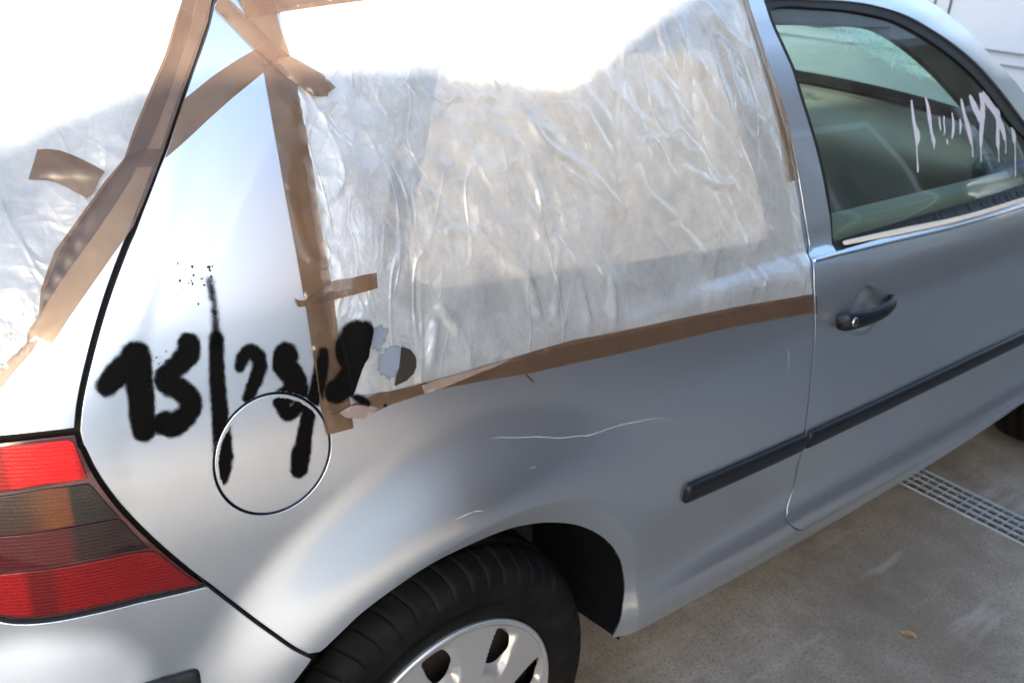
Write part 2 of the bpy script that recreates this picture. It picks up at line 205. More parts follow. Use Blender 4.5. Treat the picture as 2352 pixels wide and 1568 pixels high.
# ---------------------------------------------------------------- materials
def nodes(name):
    m=bpy.data.materials.new(name); m.use_nodes=True; nt=m.node_tree
    b=nt.nodes['Principled BSDF']; return m,nt,b
def L(nt,a,b): nt.links.new(a,b)
def mk(nt,t,**kw):
    n=nt.nodes.new(t)
    for k,v in kw.items(): setattr(n,k,v)
    return n
def tex(nt,kind='ShaderNodeTexNoise',scale=5,detail=4,rough=.55,coord='Object',vec=None,dist=0):
    n=mk(nt,kind)
    n.inputs['Scale'].default_value=scale
    if kind=='ShaderNodeTexNoise':
        n.inputs['Detail'].default_value=detail; n.inputs['Roughness'].default_value=rough; n.inputs['Distortion'].default_value=dist
    if vec is None:
        c=mk(nt,'ShaderNodeTexCoord'); vec=c.outputs[coord]
    L(nt,vec,n.inputs['Vector']); return n
def mapped(nt,scale=(1,1,1),rot=(0,0,0),coord='Object'):
    c=mk(nt,'ShaderNodeTexCoord'); mp=mk(nt,'ShaderNodeMapping'); mp.inputs['Scale'].default_value=scale; mp.inputs['Rotation'].default_value=rot
    L(nt,c.outputs[coord],mp.inputs['Vector']); return mp.outputs[0]
def ramp(nt,src,stops):
    r=mk(nt,'ShaderNodeValToRGB'); e=r.color_ramp.elements
    while len(e)<len(stops): e.new(.5)
    for k,(p,c) in zip(e,stops):
        k.position=p; k.color=(c,c,c,1) if not isinstance(c,tuple) else (*c,1)
    L(nt,src,r.inputs[0]); return r.outputs[0]
def bump(nt,b,h,strength=.2,dist=.01,prev=None):
    n=mk(nt,'ShaderNodeBump'); n.inputs['Strength'].default_value=strength; n.inputs['Distance'].default_value=dist
    L(nt,h,n.inputs['Height'])
    if prev: L(nt,prev,n.inputs['Normal'])
    if b is not None: L(nt,n.outputs[0],b.inputs['Normal'])
    return n.outputs[0]
def math_(nt,op,a,b=None,c=None):
    n=mk(nt,'ShaderNodeMath',operation=op)
    for i,v in enumerate((a,b,c)):
        if v is None: continue
        if isinstance(v,(int,float)): n.inputs[i].default_value=v
        else: L(nt,v,n.inputs[i])
    return n.outputs[0]
def mix(nt,fac,a,b):
    n=mk(nt,'ShaderNodeMix',data_type='RGBA')
    for i,v in ((0,fac),(6,a),(7,b)):
        if isinstance(v,(int,float)): n.inputs[i].default_value=v
        elif isinstance(v,tuple): n.inputs[i].default_value=(*v,1)
        else: L(nt,v,n.inputs[i])
    return n.outputs[2]
def plain(name,col,rough=.5,metal=0,coat=0,bmp=0,bscale=200,var=.0,spec=.5):
    m,nt,b=nodes(name)
    b.inputs['Base Color'].default_value=(*col,1); b.inputs['Roughness'].default_value=rough; b.inputs['Metallic'].default_value=metal
    b.inputs['Coat Weight'].default_value=coat; b.inputs['Specular IOR Level'].default_value=spec
    if var:
        t=tex(nt,scale=18,detail=6); c=mix(nt,t.outputs[0],tuple(k*(1-var) for k in col),tuple(min(1,k*(1+var)) for k in col)); L(nt,c,b.inputs['Base Color'])
    if bmp:
        t2=tex(nt,scale=bscale,detail=3); bump(nt,b,t2.outputs[0],bmp,.002)
    return m
def paint():
    m,nt,b=nodes('silver_car_paint')
    dust=tex(nt,scale=5,detail=7,rough=.6)
    dm=ramp(nt,dust.outputs[0],[(.45,0.),(.85,.10)])
    c=mix(nt,dm,(.57,.62,.695),(.47,.47,.46)); L(nt,c,b.inputs['Base Color'])
    b.inputs['Metallic'].default_value=.94
    r=ramp(nt,dust.outputs[0],[(.3,.285),(.75,.32)]); L(nt,r,b.inputs['Roughness'])
    b.inputs['Coat Weight'].default_value=.7; b.inputs['Coat Roughness'].default_value=.04
    return m
def tape_mat(name='brown_packing_tape',c1=(.078,.048,.033),c2=(.100,.063,.044),rough=.13,see=.38):
    m,nt,b=nodes(name)
    t=tex(nt,scale=20,detail=3,dist=.4); sp=tex(nt,scale=60,detail=3)
    f=ramp(nt,t.outputs[0],[(.40,0.),(.56,1.)])
    c=mix(nt,f,c1,c2); c=mix(nt,ramp(nt,sp.outputs[0],[(.5,0.),(.8,.25)]),c,(.12,.085,.062)); L(nt,c,b.inputs['Base Color'])
    b.inputs['Roughness'].default_value=rough; b.inputs['Specular IOR Level'].default_value=.75
    w=tex(nt,scale=24,detail=1.5,dist=.6,vec=mapped(nt,(1,1,.5)))
    w2=tex(nt,scale=120,detail=2)
    n=bump(nt,None,w.outputs[0],.13,.008); bump(nt,b,w2.outputs[0],.04,.002,n)
    if see:
        tp=mk(nt,'ShaderNodeBsdfTransparent'); tp.inputs[0].default_value=(.90,.69,.47,1); mm=mk(nt,'ShaderNodeMixShader')
        fac=math_(nt,'MULTIPLY_ADD',t.outputs[0],.25,see-.125); L(nt,fac,mm.inputs[0]); L(nt,b.outputs[0],mm.inputs[1]); L(nt,tp.outputs[0],mm.inputs[2]); L(nt,mm.outputs[0],nt.nodes['Material Output'].inputs[0])
    return m
def film_mat(name='clear_plastic_film',tr=.60,bs=.6):
    m,nt,b=nodes(name); nt.nodes.remove(b); out=nt.nodes['Material Output']
    big=tex(nt,scale=9,detail=7,rough=.65); fine=tex(nt,scale=75,detail=6,rough=.7); cr=tex(nt,scale=22,detail=4,dist=2.5)
    wv=tex(nt,scale=10,detail=3); va=mk(nt,'ShaderNodeVectorMath',operation='MULTIPLY_ADD'); L(nt,wv.outputs['Color'],va.inputs[0]); va.inputs[1].default_value=(.10,.10,.10); L(nt,mapped(nt,(1,1,.55),(0,R(25),0)),va.inputs[2])
    v=tex(nt,'ShaderNodeTexVoronoi',scale=17,vec=va.outputs[0])
    def ridge(sc,stretch,ang,wd,seed):
        mp=mk(nt,'ShaderNodeMapping'); c_=mk(nt,'ShaderNodeTexCoord'); L(nt,c_.outputs['Object'],mp.inputs['Vector'])
        mp.inputs['Rotation'].default_value=(0,R(ang),0); mp.inputs['Scale'].default_value=(1,1,stretch); mp.inputs['Location'].default_value=(seed,seed*.7,0)
        n_=tex(nt,scale=sc,detail=1.0,rough=.5,vec=mp.outputs[0],dist=.05)
        a_=math_(nt,'ABSOLUTE',math_(nt,'SUBTRACT',n_.outputs[0],.5)); return ramp(nt,a_,[(0.,1.),(wd,0.)])
    h=math_(nt,'ADD',math_(nt,'MULTIPLY',cr.outputs[0],.35),math_(nt,'MULTIPLY',v.outputs[0],.55))
    for sc,st,an,wd,am in ((9,.10,-32,.020,.16),(7,.08,-18,.014,.13),(11,.12,38,.014,.07),(26,.4,60,.03,.04)): h=math_(nt,'ADD',h,math_(nt,'MULTIPLY',ridge(sc,st,an,wd,sc*.37),am))
    nrm=bump(nt,None,h,bs,.010); nrm=bump(nt,None,fine.outputs[0],.03,.002,nrm)
    d=mk(nt,'ShaderNodeBsdfDiffuse'); t=mk(nt,'ShaderNodeBsdfTranslucent'); tp=mk(nt,'ShaderNodeBsdfTransparent'); g=mk(nt,'ShaderNodeBsdfGlossy')
    d.inputs[0].default_value=(.90,.95,1.0,1); t.inputs[0].default_value=(.86,.85,.82,1); tp.inputs[0].default_value=(.95,.96,.97,1)
    g.inputs[0].default_value=(1,1,1,1); g.inputs['Roughness'].default_value=.07
    for x in (d,g): L(nt,nrm,x.inputs['Normal'])
    m1=mk(nt,'ShaderNodeMixShader'); m1.inputs[0].default_value=.40; L(nt,d.outputs[0],m1.inputs[1]); L(nt,t.outputs[0],m1.inputs[2])
    fog=math_(nt,'ADD',math_(nt,'MULTIPLY',big.outputs[0],.72),math_(nt,'MULTIPLY',fine.outputs[0],.28))
    f=ramp(nt,fog,[(.36,min(1,tr+.07)),(.62,max(0,tr-.07))])
    m2=mk(nt,'ShaderNodeMixShader'); L(nt,f,m2.inputs[0]); L(nt,m1.outputs[0],m2.inputs[1]); L(nt,tp.outputs[0],m2.inputs[2])
    fr=mk(nt,'ShaderNodeFresnel'); fr.inputs[0].default_value=1.85; L(nt,nrm,fr.inputs['Normal'])
    m3=mk(nt,'ShaderNodeMixShader'); L(nt,fr.outputs[0],m3.inputs[0]); L(nt,m2.outputs[0],m3.inputs[1]); L(nt,g.outputs[0],m3.inputs[2])
    L(nt,m3.outputs[0],out.inputs[0]); return m
def glass_mat(name,tint,dirt=.08):
    m,nt,b=nodes(name); nt.nodes.remove(b); out=nt.nodes['Material Output']
    tp=mk(nt,'ShaderNodeBsdfTransparent'); tp.inputs[0].default_value=(*tint,1)
    g=mk(nt,'ShaderNodeBsdfGlossy'); g.inputs['Roughness'].default_value=.015; g.inputs[0].default_value=(1,1,1,1)
    d=mk(nt,'ShaderNodeBsdfDiffuse'); d.inputs[0].default_value=(.55,.56,.54,1)
    n=tex(nt,scale=11,detail=8,rough=.7); f=ramp(nt,n.outputs[0],[(.4,dirt*.3),(.8,dirt*1.6)])
    m1=mk(nt,'ShaderNodeMixShader'); L(nt,f,m1.inputs[0]); L(nt,tp.outputs[0],m1.inputs[1]); L(nt,d.outputs[0],m1.inputs[2])
    fr=mk(nt,'ShaderNodeFresnel'); fr.inputs[0].default_value=1.38
    m2=mk(nt,'ShaderNodeMixShader'); L(nt,fr.outputs[0],m2.inputs[0]); L(nt,m1.outputs[0],m2.inputs[1]); L(nt,g.outputs[0],m2.inputs[2])
    L(nt,m2.outputs[0],out.inputs[0]); return m
def spray_mat(name,col,grain=1500,rough=.55,spec=.35):
    m,nt,b=nodes(name); out=nt.nodes['Material Output']
    b.inputs['Base Color'].default_value=(*col,1); b.inputs['Roughness'].default_value=rough; b.inputs['Specular IOR Level'].default_value=spec
    a=mk(nt,'ShaderNodeAttribute',attribute_name='cov'); n=tex(nt,scale=grain,detail=2); n2=tex(nt,scale=90,detail=3)
    e=math_(nt,'ADD',math_(nt,'MULTIPLY',n.outputs[0],.80),math_(nt,'MULTIPLY',n2.outputs[0],.25))
    s=math_(nt,'SUBTRACT',math_(nt,'MULTIPLY',a.outputs['Fac'],1.35),math_(nt,'SUBTRACT',e,.32))
    f=ramp(nt,s,[(.17,0.),(.45,1.)])
    tp=mk(nt,'ShaderNodeBsdfTransparent'); mm=mk(nt,'ShaderNodeMixShader'); L(nt,f,mm.inputs[0]); L(nt,tp.outputs[0],mm.inputs[1]); L(nt,b.outputs[0],mm.inputs[2])
    L(nt,mm.outputs[0],out.inputs[0]); return m
def lens_mat(name,xr,bs=.12,kx=2500,kz=1570):
    """ribbed lamp lens; xr: (x position, colour) stops along the lens"""
    m,nt,b=nodes(name)
    c=mk(nt,'ShaderNodeTexCoord'); s=mk(nt,'ShaderNodeSeparateXYZ'); L(nt,c.outputs['Object'],s.inputs[0])
    col=ramp(nt,math_(nt,'MULTIPLY_ADD',s.outputs[0],1/.30,.70/.30),[((x+.70)/.30,k) for x,k in xr])
    zz=math_(nt,'MULTIPLY_ADD',s.outputs[0],.10,s.outputs[2])
    a=math_(nt,'SINE',math_(nt,'MULTIPLY',s.outputs[0],kx)); d=math_(nt,'SINE',math_(nt,'MULTIPLY',zz,kz))
    h=math_(nt,'ADD',math_(nt,'MULTIPLY',a,.5),d)
    var=tex(nt,scale=16,detail=3,vec=mapped(nt,(1,.2,.5)))
    f=math_(nt,'MULTIPLY_ADD',h,.09,math_(nt,'MULTIPLY_ADD',var.outputs[0],.7,.15))
    dk=mk(nt,'ShaderNodeMix',data_type='RGBA',blend_type='MULTIPLY'); dk.inputs[0].default_value=1; L(nt,col,dk.inputs[6]); dk.inputs[7].default_value=(.45,.40,.40,1)
    cc=mix(nt,f,dk.outputs[2],col); L(nt,cc,b.inputs['Base Color'])
    b.inputs['Roughness'].default_value=.3; b.inputs['Coat Weight'].default_value=.6; b.inputs['Coat Roughness'].default_value=.02; b.inputs['Specular IOR Level'].default_value=.2
    bump(nt,b,h,bs,.0012)
    return m
MAT=dict(paint=paint(),tape=tape_mat(),tape_back=tape_mat('tape_adhesive_side',(.27,.21,.185),(.33,.27,.245),.3),
 film=film_mat(),film2=film_mat('clear_plastic_film_thin',.58,.4),
 black=plain('black_rubber',(.006,.006,.007),.45,bmp=.1,spec=.2), trim=plain('black_textured_plastic',(.007,.008,.011),.38,bmp=.15,bscale=900,spec=.3),
 dark=plain('dark_underbody',(.008,.008,.009),.8), liner=plain('wheel_arch_liner',(.004,.0045,.006),.7,spec=.15,bmp=.5,bscale=40,var=.4),
 glass=glass_mat('green_tinted_glass',(.66,.82,.75),.035), ws=glass_mat('windscreen_glass',(.70,.86,.80),.08),
 chrome=plain('brushed_metal',(.62,.63,.64),.25,1), lockcore=plain('lock_core',(.10,.10,.11),.35,.9),
 spray=spray_mat('black_spray_paint',(.0015,.0015,.0015),1500,.6,.06), ghost=spray_mat('blue_grey_reflection',(.15,.18,.235),900,.25,.6), sprayfilm=spray_mat('thin_dark_spray',(.018,.016,.014),500,.35,.5),  # ghost holds the film's blue reflection as a paint colour
 drip=plain('lilac_paint',(.33,.33,.41),.45), scratch=plain('scratch_primer',(.60,.62,.65),.6),
 backing=plain('added_backing_beige',(.74,.65,.53),.85,var=.08), trimbeige=plain('beige_trim',(.62,.52,.41),.8,var=.15,bmp=.2,bscale=300), seat=plain('dark_seat_cloth',(.014,.016,.018),.9,bmp=.5,bscale=600,var=.3),
 dash=plain('grey_dashboard',(.25,.22,.175),.55,bmp=.3,bscale=700,var=.1), 
 cap=plain('hub_cap_silver',(.55,.56,.57),.28,.75,.5,var=.06), rust=plain('dark_steel',(.035,.022,.018),.8,var=.5),
 innertrim=plain('dark_pillar_trim',(.022,.021,.023),.5), felt=plain('beige_felt',(.45,.41,.35),.8), doortrim=plain('door_top_trim',(.16,.17,.155),.6,bmp=.2,bscale=500), lensred=lens_mat('red_lens',[(-.70,(.45,.004,.004)),(-.556,(.40,.004,.004)),(-.548,(.95,.012,.008)),(-.497,(.85,.008,.008)),(-.49,(.35,.004,.006))]), lenssmoke=lens_mat('smoked_amber_lens',[(-.70,(.022,.009,.006)),(-.56,(.034,.012,.006)),(-.545,(.050,.016,.006)),(-.524,(.15,.040,.006)),(-.508,(.14,.036,.006)),(-.504,(.014,.009,.008)),(-.45,(.010,.007,.007))]), lenssmokered=lens_mat('smoked_red_lens',[(-.70,(.06,.003,.004)),(-.56,(.07,.003,.004)),(-.515,(.085,.003,.004)),(-.505,(.016,.004,.005)),(-.43,(.010,.004,.005))]), lensredlow=lens_mat('red_lens_lower',[(-.70,(.34,.004,.005)),(-.56,(.28,.004,.005)),(-.552,(.12,.002,.003)),(-.535,(.12,.002,.003)),(-.527,(.20,.002,.004)),(-.40,(.16,.002,.004))]),
 lampframe=plain('dark_red_plastic',(.045,.003,.005),.12,coat=1),
 zinc=plain('galvanised_steel',(.42,.45,.48),.45,.35,var=.2,bmp=.2,bscale=90), pit=plain('drain_pit',(.008,.007,.006),.9,var=.4),
 vanwhite=plain('white_van_paint',(.66,.67,.71),.35,coat=.5,var=.04), vangrey=plain('grey_moulding',(.26,.27,.30),.5), vanglass=plain('dark_glass',(.02,.025,.03),.05),
 leaf=plain('dry_leaf',(.36,.22,.10),.7,var=.3), twig=plain('twig_bark',(.06,.03,.025),.8), frost=plain('cracked_glass_edges',(.62,.75,.70),.3))
def tyre_mat():
    m,nt,b=nodes('tyre_rubber')
    n=tex(nt,scale=28,detail=7,rough=.65); c=mix(nt,ramp(nt,n.outputs[0],[(.45,0.),(.75,1.)]),(.0035,.0035,.004),(.011,.0105,.010)); L(nt,c,b.inputs['Base Color'])
    b.inputs['Roughness'].default_value=.65; b.inputs['Specular IOR Level'].default_value=.12; n2=tex(nt,scale=300,detail=3); bump(nt,b,n2.outputs[0],.25,.002); return m
MAT['tyre']=tyre_mat()
def concrete():
    m,nt,b=nodes('worn_concrete')
    a=tex(nt,scale=1.7,detail=9,rough=.62); s=tex(nt,scale=11,detail=8,rough=.7); g=tex(nt,scale=130,detail=6,rough=.8); st=tex(nt,scale=.9,detail=5,vec=mapped(nt,(1,1,1),(0,0,.4)))
    tw=tex(nt,scale=7,detail=6,vec=mapped(nt,(.35,2.2,1),(0,0,R(35))))
    c=mix(nt,ramp(nt,a.outputs[0],[(.32,0.),(.68,1.)]),(.185,.155,.125),(.33,.285,.235))
    c=mix(nt,ramp(nt,s.outputs[0],[(.42,0.),(.72,.75)]),c,(.41,.365,.31))
    c=mix(nt,ramp(nt,g.outputs[0],[(.36,.75),(.52,0.)]),c,(.085,.072,.06))
    c=mix(nt,ramp(nt,st.outputs[0],[(.52,0.),(.75,.7)]),c,(.11,.085,.06))
    c=mix(nt,ramp(nt,tw.outputs[0],[(.58,0.),(.75,.5)]),c,(.45,.43,.41)); L(nt,c,b.inputs['Base Color'])
    b.inputs['Roughness'].default_value=.9
    n=bump(nt,None,s.outputs[0],.4,.01); bump(nt,b,g.outputs[0],.6,.004,n); return m
def frost_mat():
    m,nt,b=nodes('shattered_glass'); nt.nodes.remove(b); d=mk(nt,'ShaderNodeBsdfDiffuse'); t=mk(nt,'ShaderNodeBsdfTranslucent'); mm=mk(nt,'ShaderNodeMixShader')
    d.inputs[0].default_value=(.85,.95,.9,1); t.inputs[0].default_value=(.9,1,.95,1); mm.inputs[0].default_value=.6
    L(nt,d.outputs[0],mm.inputs[1]); L(nt,t.outputs[0],mm.inputs[2]); L(nt,mm.outputs[0],nt.nodes['Material Output'].inputs[0]); return m
MAT['frost']=frost_mat()
MAT['concrete']=concrete()
def masonry(name,c1,c2):
    m,nt,b=nodes(name); t=tex(nt,scale=3,detail=8); g=tex(nt,scale=60,detail=4)
    c=mix(nt,t.outputs[0],c1,c2); L(nt,c,b.inputs['Base Color']); b.inputs['Roughness'].default_value=.9; bump(nt,b,g.outputs[0],.4,.01); return m
MAT['blockerwhite']=masonry('blocker_white',(.74,.71,.66),(.82,.79,.74)); MAT['brick']=masonry('brick_red_render',(.06,.036,.028),(.10,.06,.046))

# ---------------------------------------------------------------- mesh helpers
def obj(name,me,mat,parent=None,label=None):
    if mat is not None: me.materials.append(mat if not isinstance(mat,str) else MAT[mat])
    o=bpy.data.objects.new(name,me); COL.objects.link(o)
    if parent is not None: o.parent=parent
    if label: o['label']=label
    return o
def mesh(name,V,F,smooth=True,normals=None):
    me=bpy.data.meshes.new(name); me.from_pydata([tuple(v) for v in V],[],F); me.update()
    if smooth:
        for p in me.polygons: p.use_smooth=True
    if normals is not None: me.normals_split_custom_set_from_vertices([tuple(n) for n in normals])
    return me
def thing(name,label,cat,loc=(0,0,0),group=None):
    o=bpy.data.objects.new(name,None); COL.objects.link(o); o.location=loc; o.empty_display_size=.1
    o['label']=label; o['category']=cat
    if group: o['group']=group
    return o
def tag(o,label,cat,group=None):
    o['label']=label; o['category']=cat
    if group: o['group']=group
    return o
def crom(pts,step=.01,closed=False):
    """Catmull-Rom through points, resampled"""
    n=len(pts); out=[]
    rng=range(n if closed else n-1)
    for i in rng:
        p1=pts[i]; p2=pts[(i+1)%n]
        p0=pts[i-1] if (i>0 or closed) else tuple(2*a-b for a,b in zip(p1,p2)); p3=pts[(i+2)%n] if (i+2<n or closed) else tuple(2*b-a for a,b in zip(p1,p2))
        d=math.dist(p1,p2); k=max(1,int(math.ceil(d/step)))
        for j in range(k):
            t=j/k
            out.append(tuple(.5*((2*b)+(-a+c)*t+(2*a-5*b+4*c-e)*t*t+(-a+3*b-3*c+e)*t**3) for a,b,c,e in zip(p0,p1,p2,p3)))
    if not closed: out.append(tuple(pts[-1]))
    return out
def lin(pts,step=.012,closed=True):
    out=[]; n=len(pts)
    for i in range(n if closed else n-1):
        a=pts[i]; b=pts[(i+1)%n]; k=max(1,int(math.ceil(math.dist(a,b)/step)))
        for j in range(k): out.append(tuple(p+(q-p)*j/k for p,q in zip(a,b)))
    if not closed: out.append(tuple(pts[-1]))
    return out
def dedupe(pts,e=4e-4):
    out=[]
    for p in pts:
        if not out or math.dist(p,out[-1])>e: out.append(p)
    while len(out)>2 and math.dist(out[0],out[-1])<e: out.pop()
    return out
def area(p): return .5*sum(p[i][0]*p[(i+1)%len(p)][1]-p[(i+1)%len(p)][0]*p[i][1] for i in range(len(p)))
def inset(p,g):
    """move a closed outline inwards by g (outwards when g<0)"""
    if g==0: return p
    s=1 if area(p)>0 else -1; n=len(p); out=[]
    for i in range(n):
        a=p[i-1]; b=p[i]; c=p[(i+1)%n]
        e1=(b[0]-a[0],b[1]-a[1]); e2=(c[0]-b[0],c[1]-b[1]); l1=math.hypot(*e1) or 1; l2=math.hypot(*e2) or 1
        n1=(-e1[1]/l1*s,e1[0]/l1*s); n2=(-e2[1]/l2*s,e2[0]/l2*s)
        m=(n1[0]+n2[0],n1[1]+n2[1]); l=math.hypot(*m)
        if l<.3: m=n1; k=1
        else: k=min(2.0,2/(l*l)*1.0)
        out.append((b[0]+m[0]*k*g,b[1]+m[1]*k*g))
    return out
def inside(poly,x,y):
    r=False; j=len(poly)-1
    for i in range(len(poly)):
        a=poly[i]; b=poly[j]
        if (a[1]>y)!=(b[1]>y) and x<(b[0]-a[0])*(y-a[1])/(b[1]-a[1])+a[0]: r=not r
        j=i
    return r
def edist(poly,x,y,closed=True):
    best=9
    n=len(poly)
    for i in range(n if closed else n-1):
        a=poly[i]; b=poly[(i+1)%n]; dx=b[0]-a[0]; dy=b[1]-a[1]; l=dx*dx+dy*dy or 1e-12
        t=min(1,max(0,((x-a[0])*dx+(y-a[1])*dy)/l)); d=math.hypot(x-a[0]-t*dx,y-a[1]-t*dy)
        if d<best: best=d
    return best
def panel(name,outer,mat,parent=None,holes=(),step=.02,off=0.,rim=.010,disp=None,gap=0.,fine=None,extra=None,label=None,bev=.0012,surf=None,auto=False):
    """a sheet of the skin cut along outer (and holes), with a turned-in edge"""
    outer=inset(dedupe(outer),gap); holes=[inset(dedupe(h),-gap) for h in holes]
    loops=[outer]+list(holes); verts=[]; edges=[]
    for lp in loops:
        b=len(verts); verts+=lp; edges+=[(b+i,b+(i+1)%len(lp)) for i in range(len(lp))]
    xs=[p[0] for p in outer]; zs=[p[1] for p in outer]
    cell={}
    for lp in loops:
        for q in lp: cell.setdefault((int(q[0]/step),int(q[1]/step)),[]).append(q)
    def near(x,z,r):
        i,j=int(x/step),int(z/step)
        for a in range(i-1,i+2):
            for c in range(j-1,j+2):
                for q in cell.get((a,c),()):
                    if abs(q[0]-x)<r and abs(q[1]-z)<r: return True
        return False
    def addgrid(s,region=None):
        z=min(zs)+s/2; k=0
        while z<max(zs):
            x=min(xs)+(s/2 if k%2 else 0)
            while x<max(xs):
                if (region is None and not (fine and any(math.hypot((x-f[0])/f[2],(z-f[1])/f[3])<1 for f in fine))) or (region and math.hypot((x-region[0])/region[2],(z-region[1])/region[3])<1):
                    if inside(outer,x,z) and not any(inside(h,x,z) for h in holes) and not near(x,z,s*.5): verts.append((x,z))
                x+=s
            z+=s*.87; k+=1
    for q in (extra or ()):
        if inside(outer,*q) and not any(inside(h,*q) for h in holes) and not near(q[0],q[1],.004): verts.append(q); cell.setdefault((int(q[0]/step),int(q[1]/step)),[]).append(q)
    addgrid(step)
    if fine:
        for f in fine: addgrid(f[4],f)
    vo,eo,fo,*_=delaunay_2d_cdt([Vector(v) for v in verts],edges,[],0,1e-6)
    F=[]
    for f in fo:
        cx=sum(vo[i][0] for i in f)/3; cz=sum(vo[i][1] for i in f)/3
        if inside(outer,cx,cz) and not any(inside(h,cx,cz) for h in holes): F.append(list(f))
    S=surf or (lambda u,z:(vP(u,z),vN(u,z)))
    if disp and auto:
        V=[];NN=[]
        for v in vo:
            p,n=S(v[0],v[1]); V.append(p+n*(off+disp(v[0],v[1]))); NN.append(n)
    elif disp:
        def Pd(u,z):
            p,n=S(u,z); return p+n*(off+disp(u,z))
        V=[]; NN=[]; e=min(.0015,step*.3)
        for v in vo:
            u,z=v[0],v[1]; V.append(Pd(u,z)); a=Pd(u+e,z)-Pd(u-e,z); c=Pd(u,z+e)-Pd(u,z-e); NN.append(a.cross(c).normalized())
    else:
        V=[];NN=[]
        for v in vo:
            p,n=S(v[0],v[1]); V.append(p+n*off); NN.append(n)
    # orient
    if F:
        f=F[0]; nn=(V[f[1]]-V[f[0]]).cross(V[f[2]]-V[f[0]])
        for i,f in enumerate(F):
            a,b_,c=f
            if ((V[b_]-V[a]).cross(V[c]-V[a])).dot(NN[a])<0: F[i]=[a,c,b_]
    if rim:
        cnt={}
        for f in F:
            for i in range(3):
                a,b_=f[i],f[(i+1)%3]; cnt[(a,b_)]=1
        bd=[(a,b_) for (a,b_) in cnt if (b_,a) not in cnt]
        outd={}
        for a,b_ in bd:
            d=(V[b_]-V[a]).cross(NN[a])
            if d.length>0: d.normalize()
            for k in (a,b_): outd[k]=outd.get(k,Vector((0,0,0)))+d
        idx={}
        for k,d in outd.items():
            if d.length>0: d=d.normalized()
            n=NN[k]; base=len(V); idx[k]=base
            V+= [V[k].copy(),V[k]+d*bev-n*bev,V[k]+d*bev-n*rim]; NN+=[n,(d+n*.15).normalized(),d]
        for a,b_ in bd:
            i,j=idx[a],idx[b_]; F+=[[i,i+1,j+1,j],[i+1,i+2,j+2,j+1]]
    return obj(name,mesh(name,V,F,True,None if auto else NN),mat,parent,label)
def box(V,F,x0,x1,y0,y1,z0,z1):
    b=len(V); V+=[Vector(c) for c in ((x0,y0,z0),(x1,y0,z0),(x1,y1,z0),(x0,y1,z0),(x0,y0,z1),(x1,y0,z1),(x1,y1,z1),(x0,y1,z1))]
    F+=[[b+i for i in f] for f in ((3,2,1,0),(4,5,6,7),(0,1,5,4),(1,2,6,5),(2,3,7,6),(3,0,4,7))]
def boxobj(name,dims,mat,parent=None,bev=.0,label=None):
    V=[];F=[]; box(V,F,*dims); me=mesh(name,V,F,False)
    if bev:
        bm=bmesh.new(); bm.from_mesh(me); bmesh.ops.bevel(bm,geom=bm.edges[:],offset=bev,segments=3,affect='EDGES',profile=.6); bm.to_mesh(me); bm.free()
        for p in me.polygons: p.use_smooth=True
    return obj(name,me,mat,parent,label)
def loft(name,rings,mat,parent=None,cap=True,closed=True,label=None):
    """rings: equal-length lists of points"""
    n=len(rings[0]); V=[Vector(p) for r in rings for p in r]; F=[]
    for i in range(len(rings)-1):
        for j in range(n if closed else n-1):
            k=(j+1)%n; F.append([i*n+j,i*n+k,(i+1)*n+k,(i+1)*n+j])
    if cap and closed: F.append(list(range(n))[::-1]); F.append([(len(rings)-1)*n+j for j in range(n)])
    me=mesh(name,V,F,True); bm=bmesh.new(); bm.from_mesh(me); bmesh.ops.recalc_face_normals(bm,faces=bm.faces); bm.to_mesh(me); bm.free()
    return obj(name,me,mat,parent,label)
def tube(name,pts,r,mat,parent=None,n=6,label=None):
    rings=[]
    for i,p in enumerate(pts):
        p=Vector(p); d=(Vector(pts[min(i+1,len(pts)-1)])-Vector(pts[max(i-1,0)])).normalized()
        a=d.orthogonal().normalized() if i==0 else (a-d*a.dot(d)).normalized(); b=d.cross(a)
        rr=r[i] if isinstance(r,(list,tuple)) else r
        rings.append([p+(a*math.cos(t)+b*math.sin(t))*rr for t in [2*math.pi*k/n for k in range(n)]])
    return loft(name,rings,mat,parent,label=label)
def mirror(o,parent,name=None):
    c=bpy.data.objects.new(name or o.name.split('.')[0],o.data); COL.objects.link(c); c.scale=(1,-1,1); c.parent=parent; return c
# ================================================================ setting
GX0,GX1=1.832,1.975           # drain channel runs across the yard, square to the car
gr_hole=[(GX0,-2.6),(GX1,-2.6),(GX1,2.6),(GX0,2.6)]
flat=lambda x,y:(Vector((x,y,0)),Vector((0,0,1)))
ground=panel('ground',lin([(-45,-45),(45,-45),(45,45),(-45,45)],15),'concrete',holes=[lin(gr_hole,.5)],step=12,rim=.12,surf=flat,bev=.003); ground['kind']='structure'
pit=boxobj('drain_channel',(GX0-.01,GX1+.01,-2.62,2.62,-.2,-.09),'pit'); pit['kind']='structure'
grate=thing('drain_grate','galvanised steel drain grating crossing the concrete beneath the door sill','drain grate',(0,0,0))
GB=[]
V=[];F=[]; box(V,F,-.002,.002,-2.59,2.59,-.005,.004); lb=mesh('bar',V,F,False)
V=[];F=[]; box(V,F,GX0+.006,GX1-.006,-.0014,.0014,-.004,.0015); cb=mesh('cross_bar',V,F,False)
lb.materials.append(MAT['zinc']); cb.materials.append(MAT['zinc'])
for k in range(5):
    o=bpy.data.objects.new('bar',lb); COL.objects.link(o); o.parent=grate; o.location.x=GX0+.006+k*(GX1-GX0-.012)/4
for k in range(170):
    y=-2.55+k*.0302
    o=bpy.data.objects.new('cross_bar',cb); COL.objects.link(o); o.parent=grate; o.location.y=y
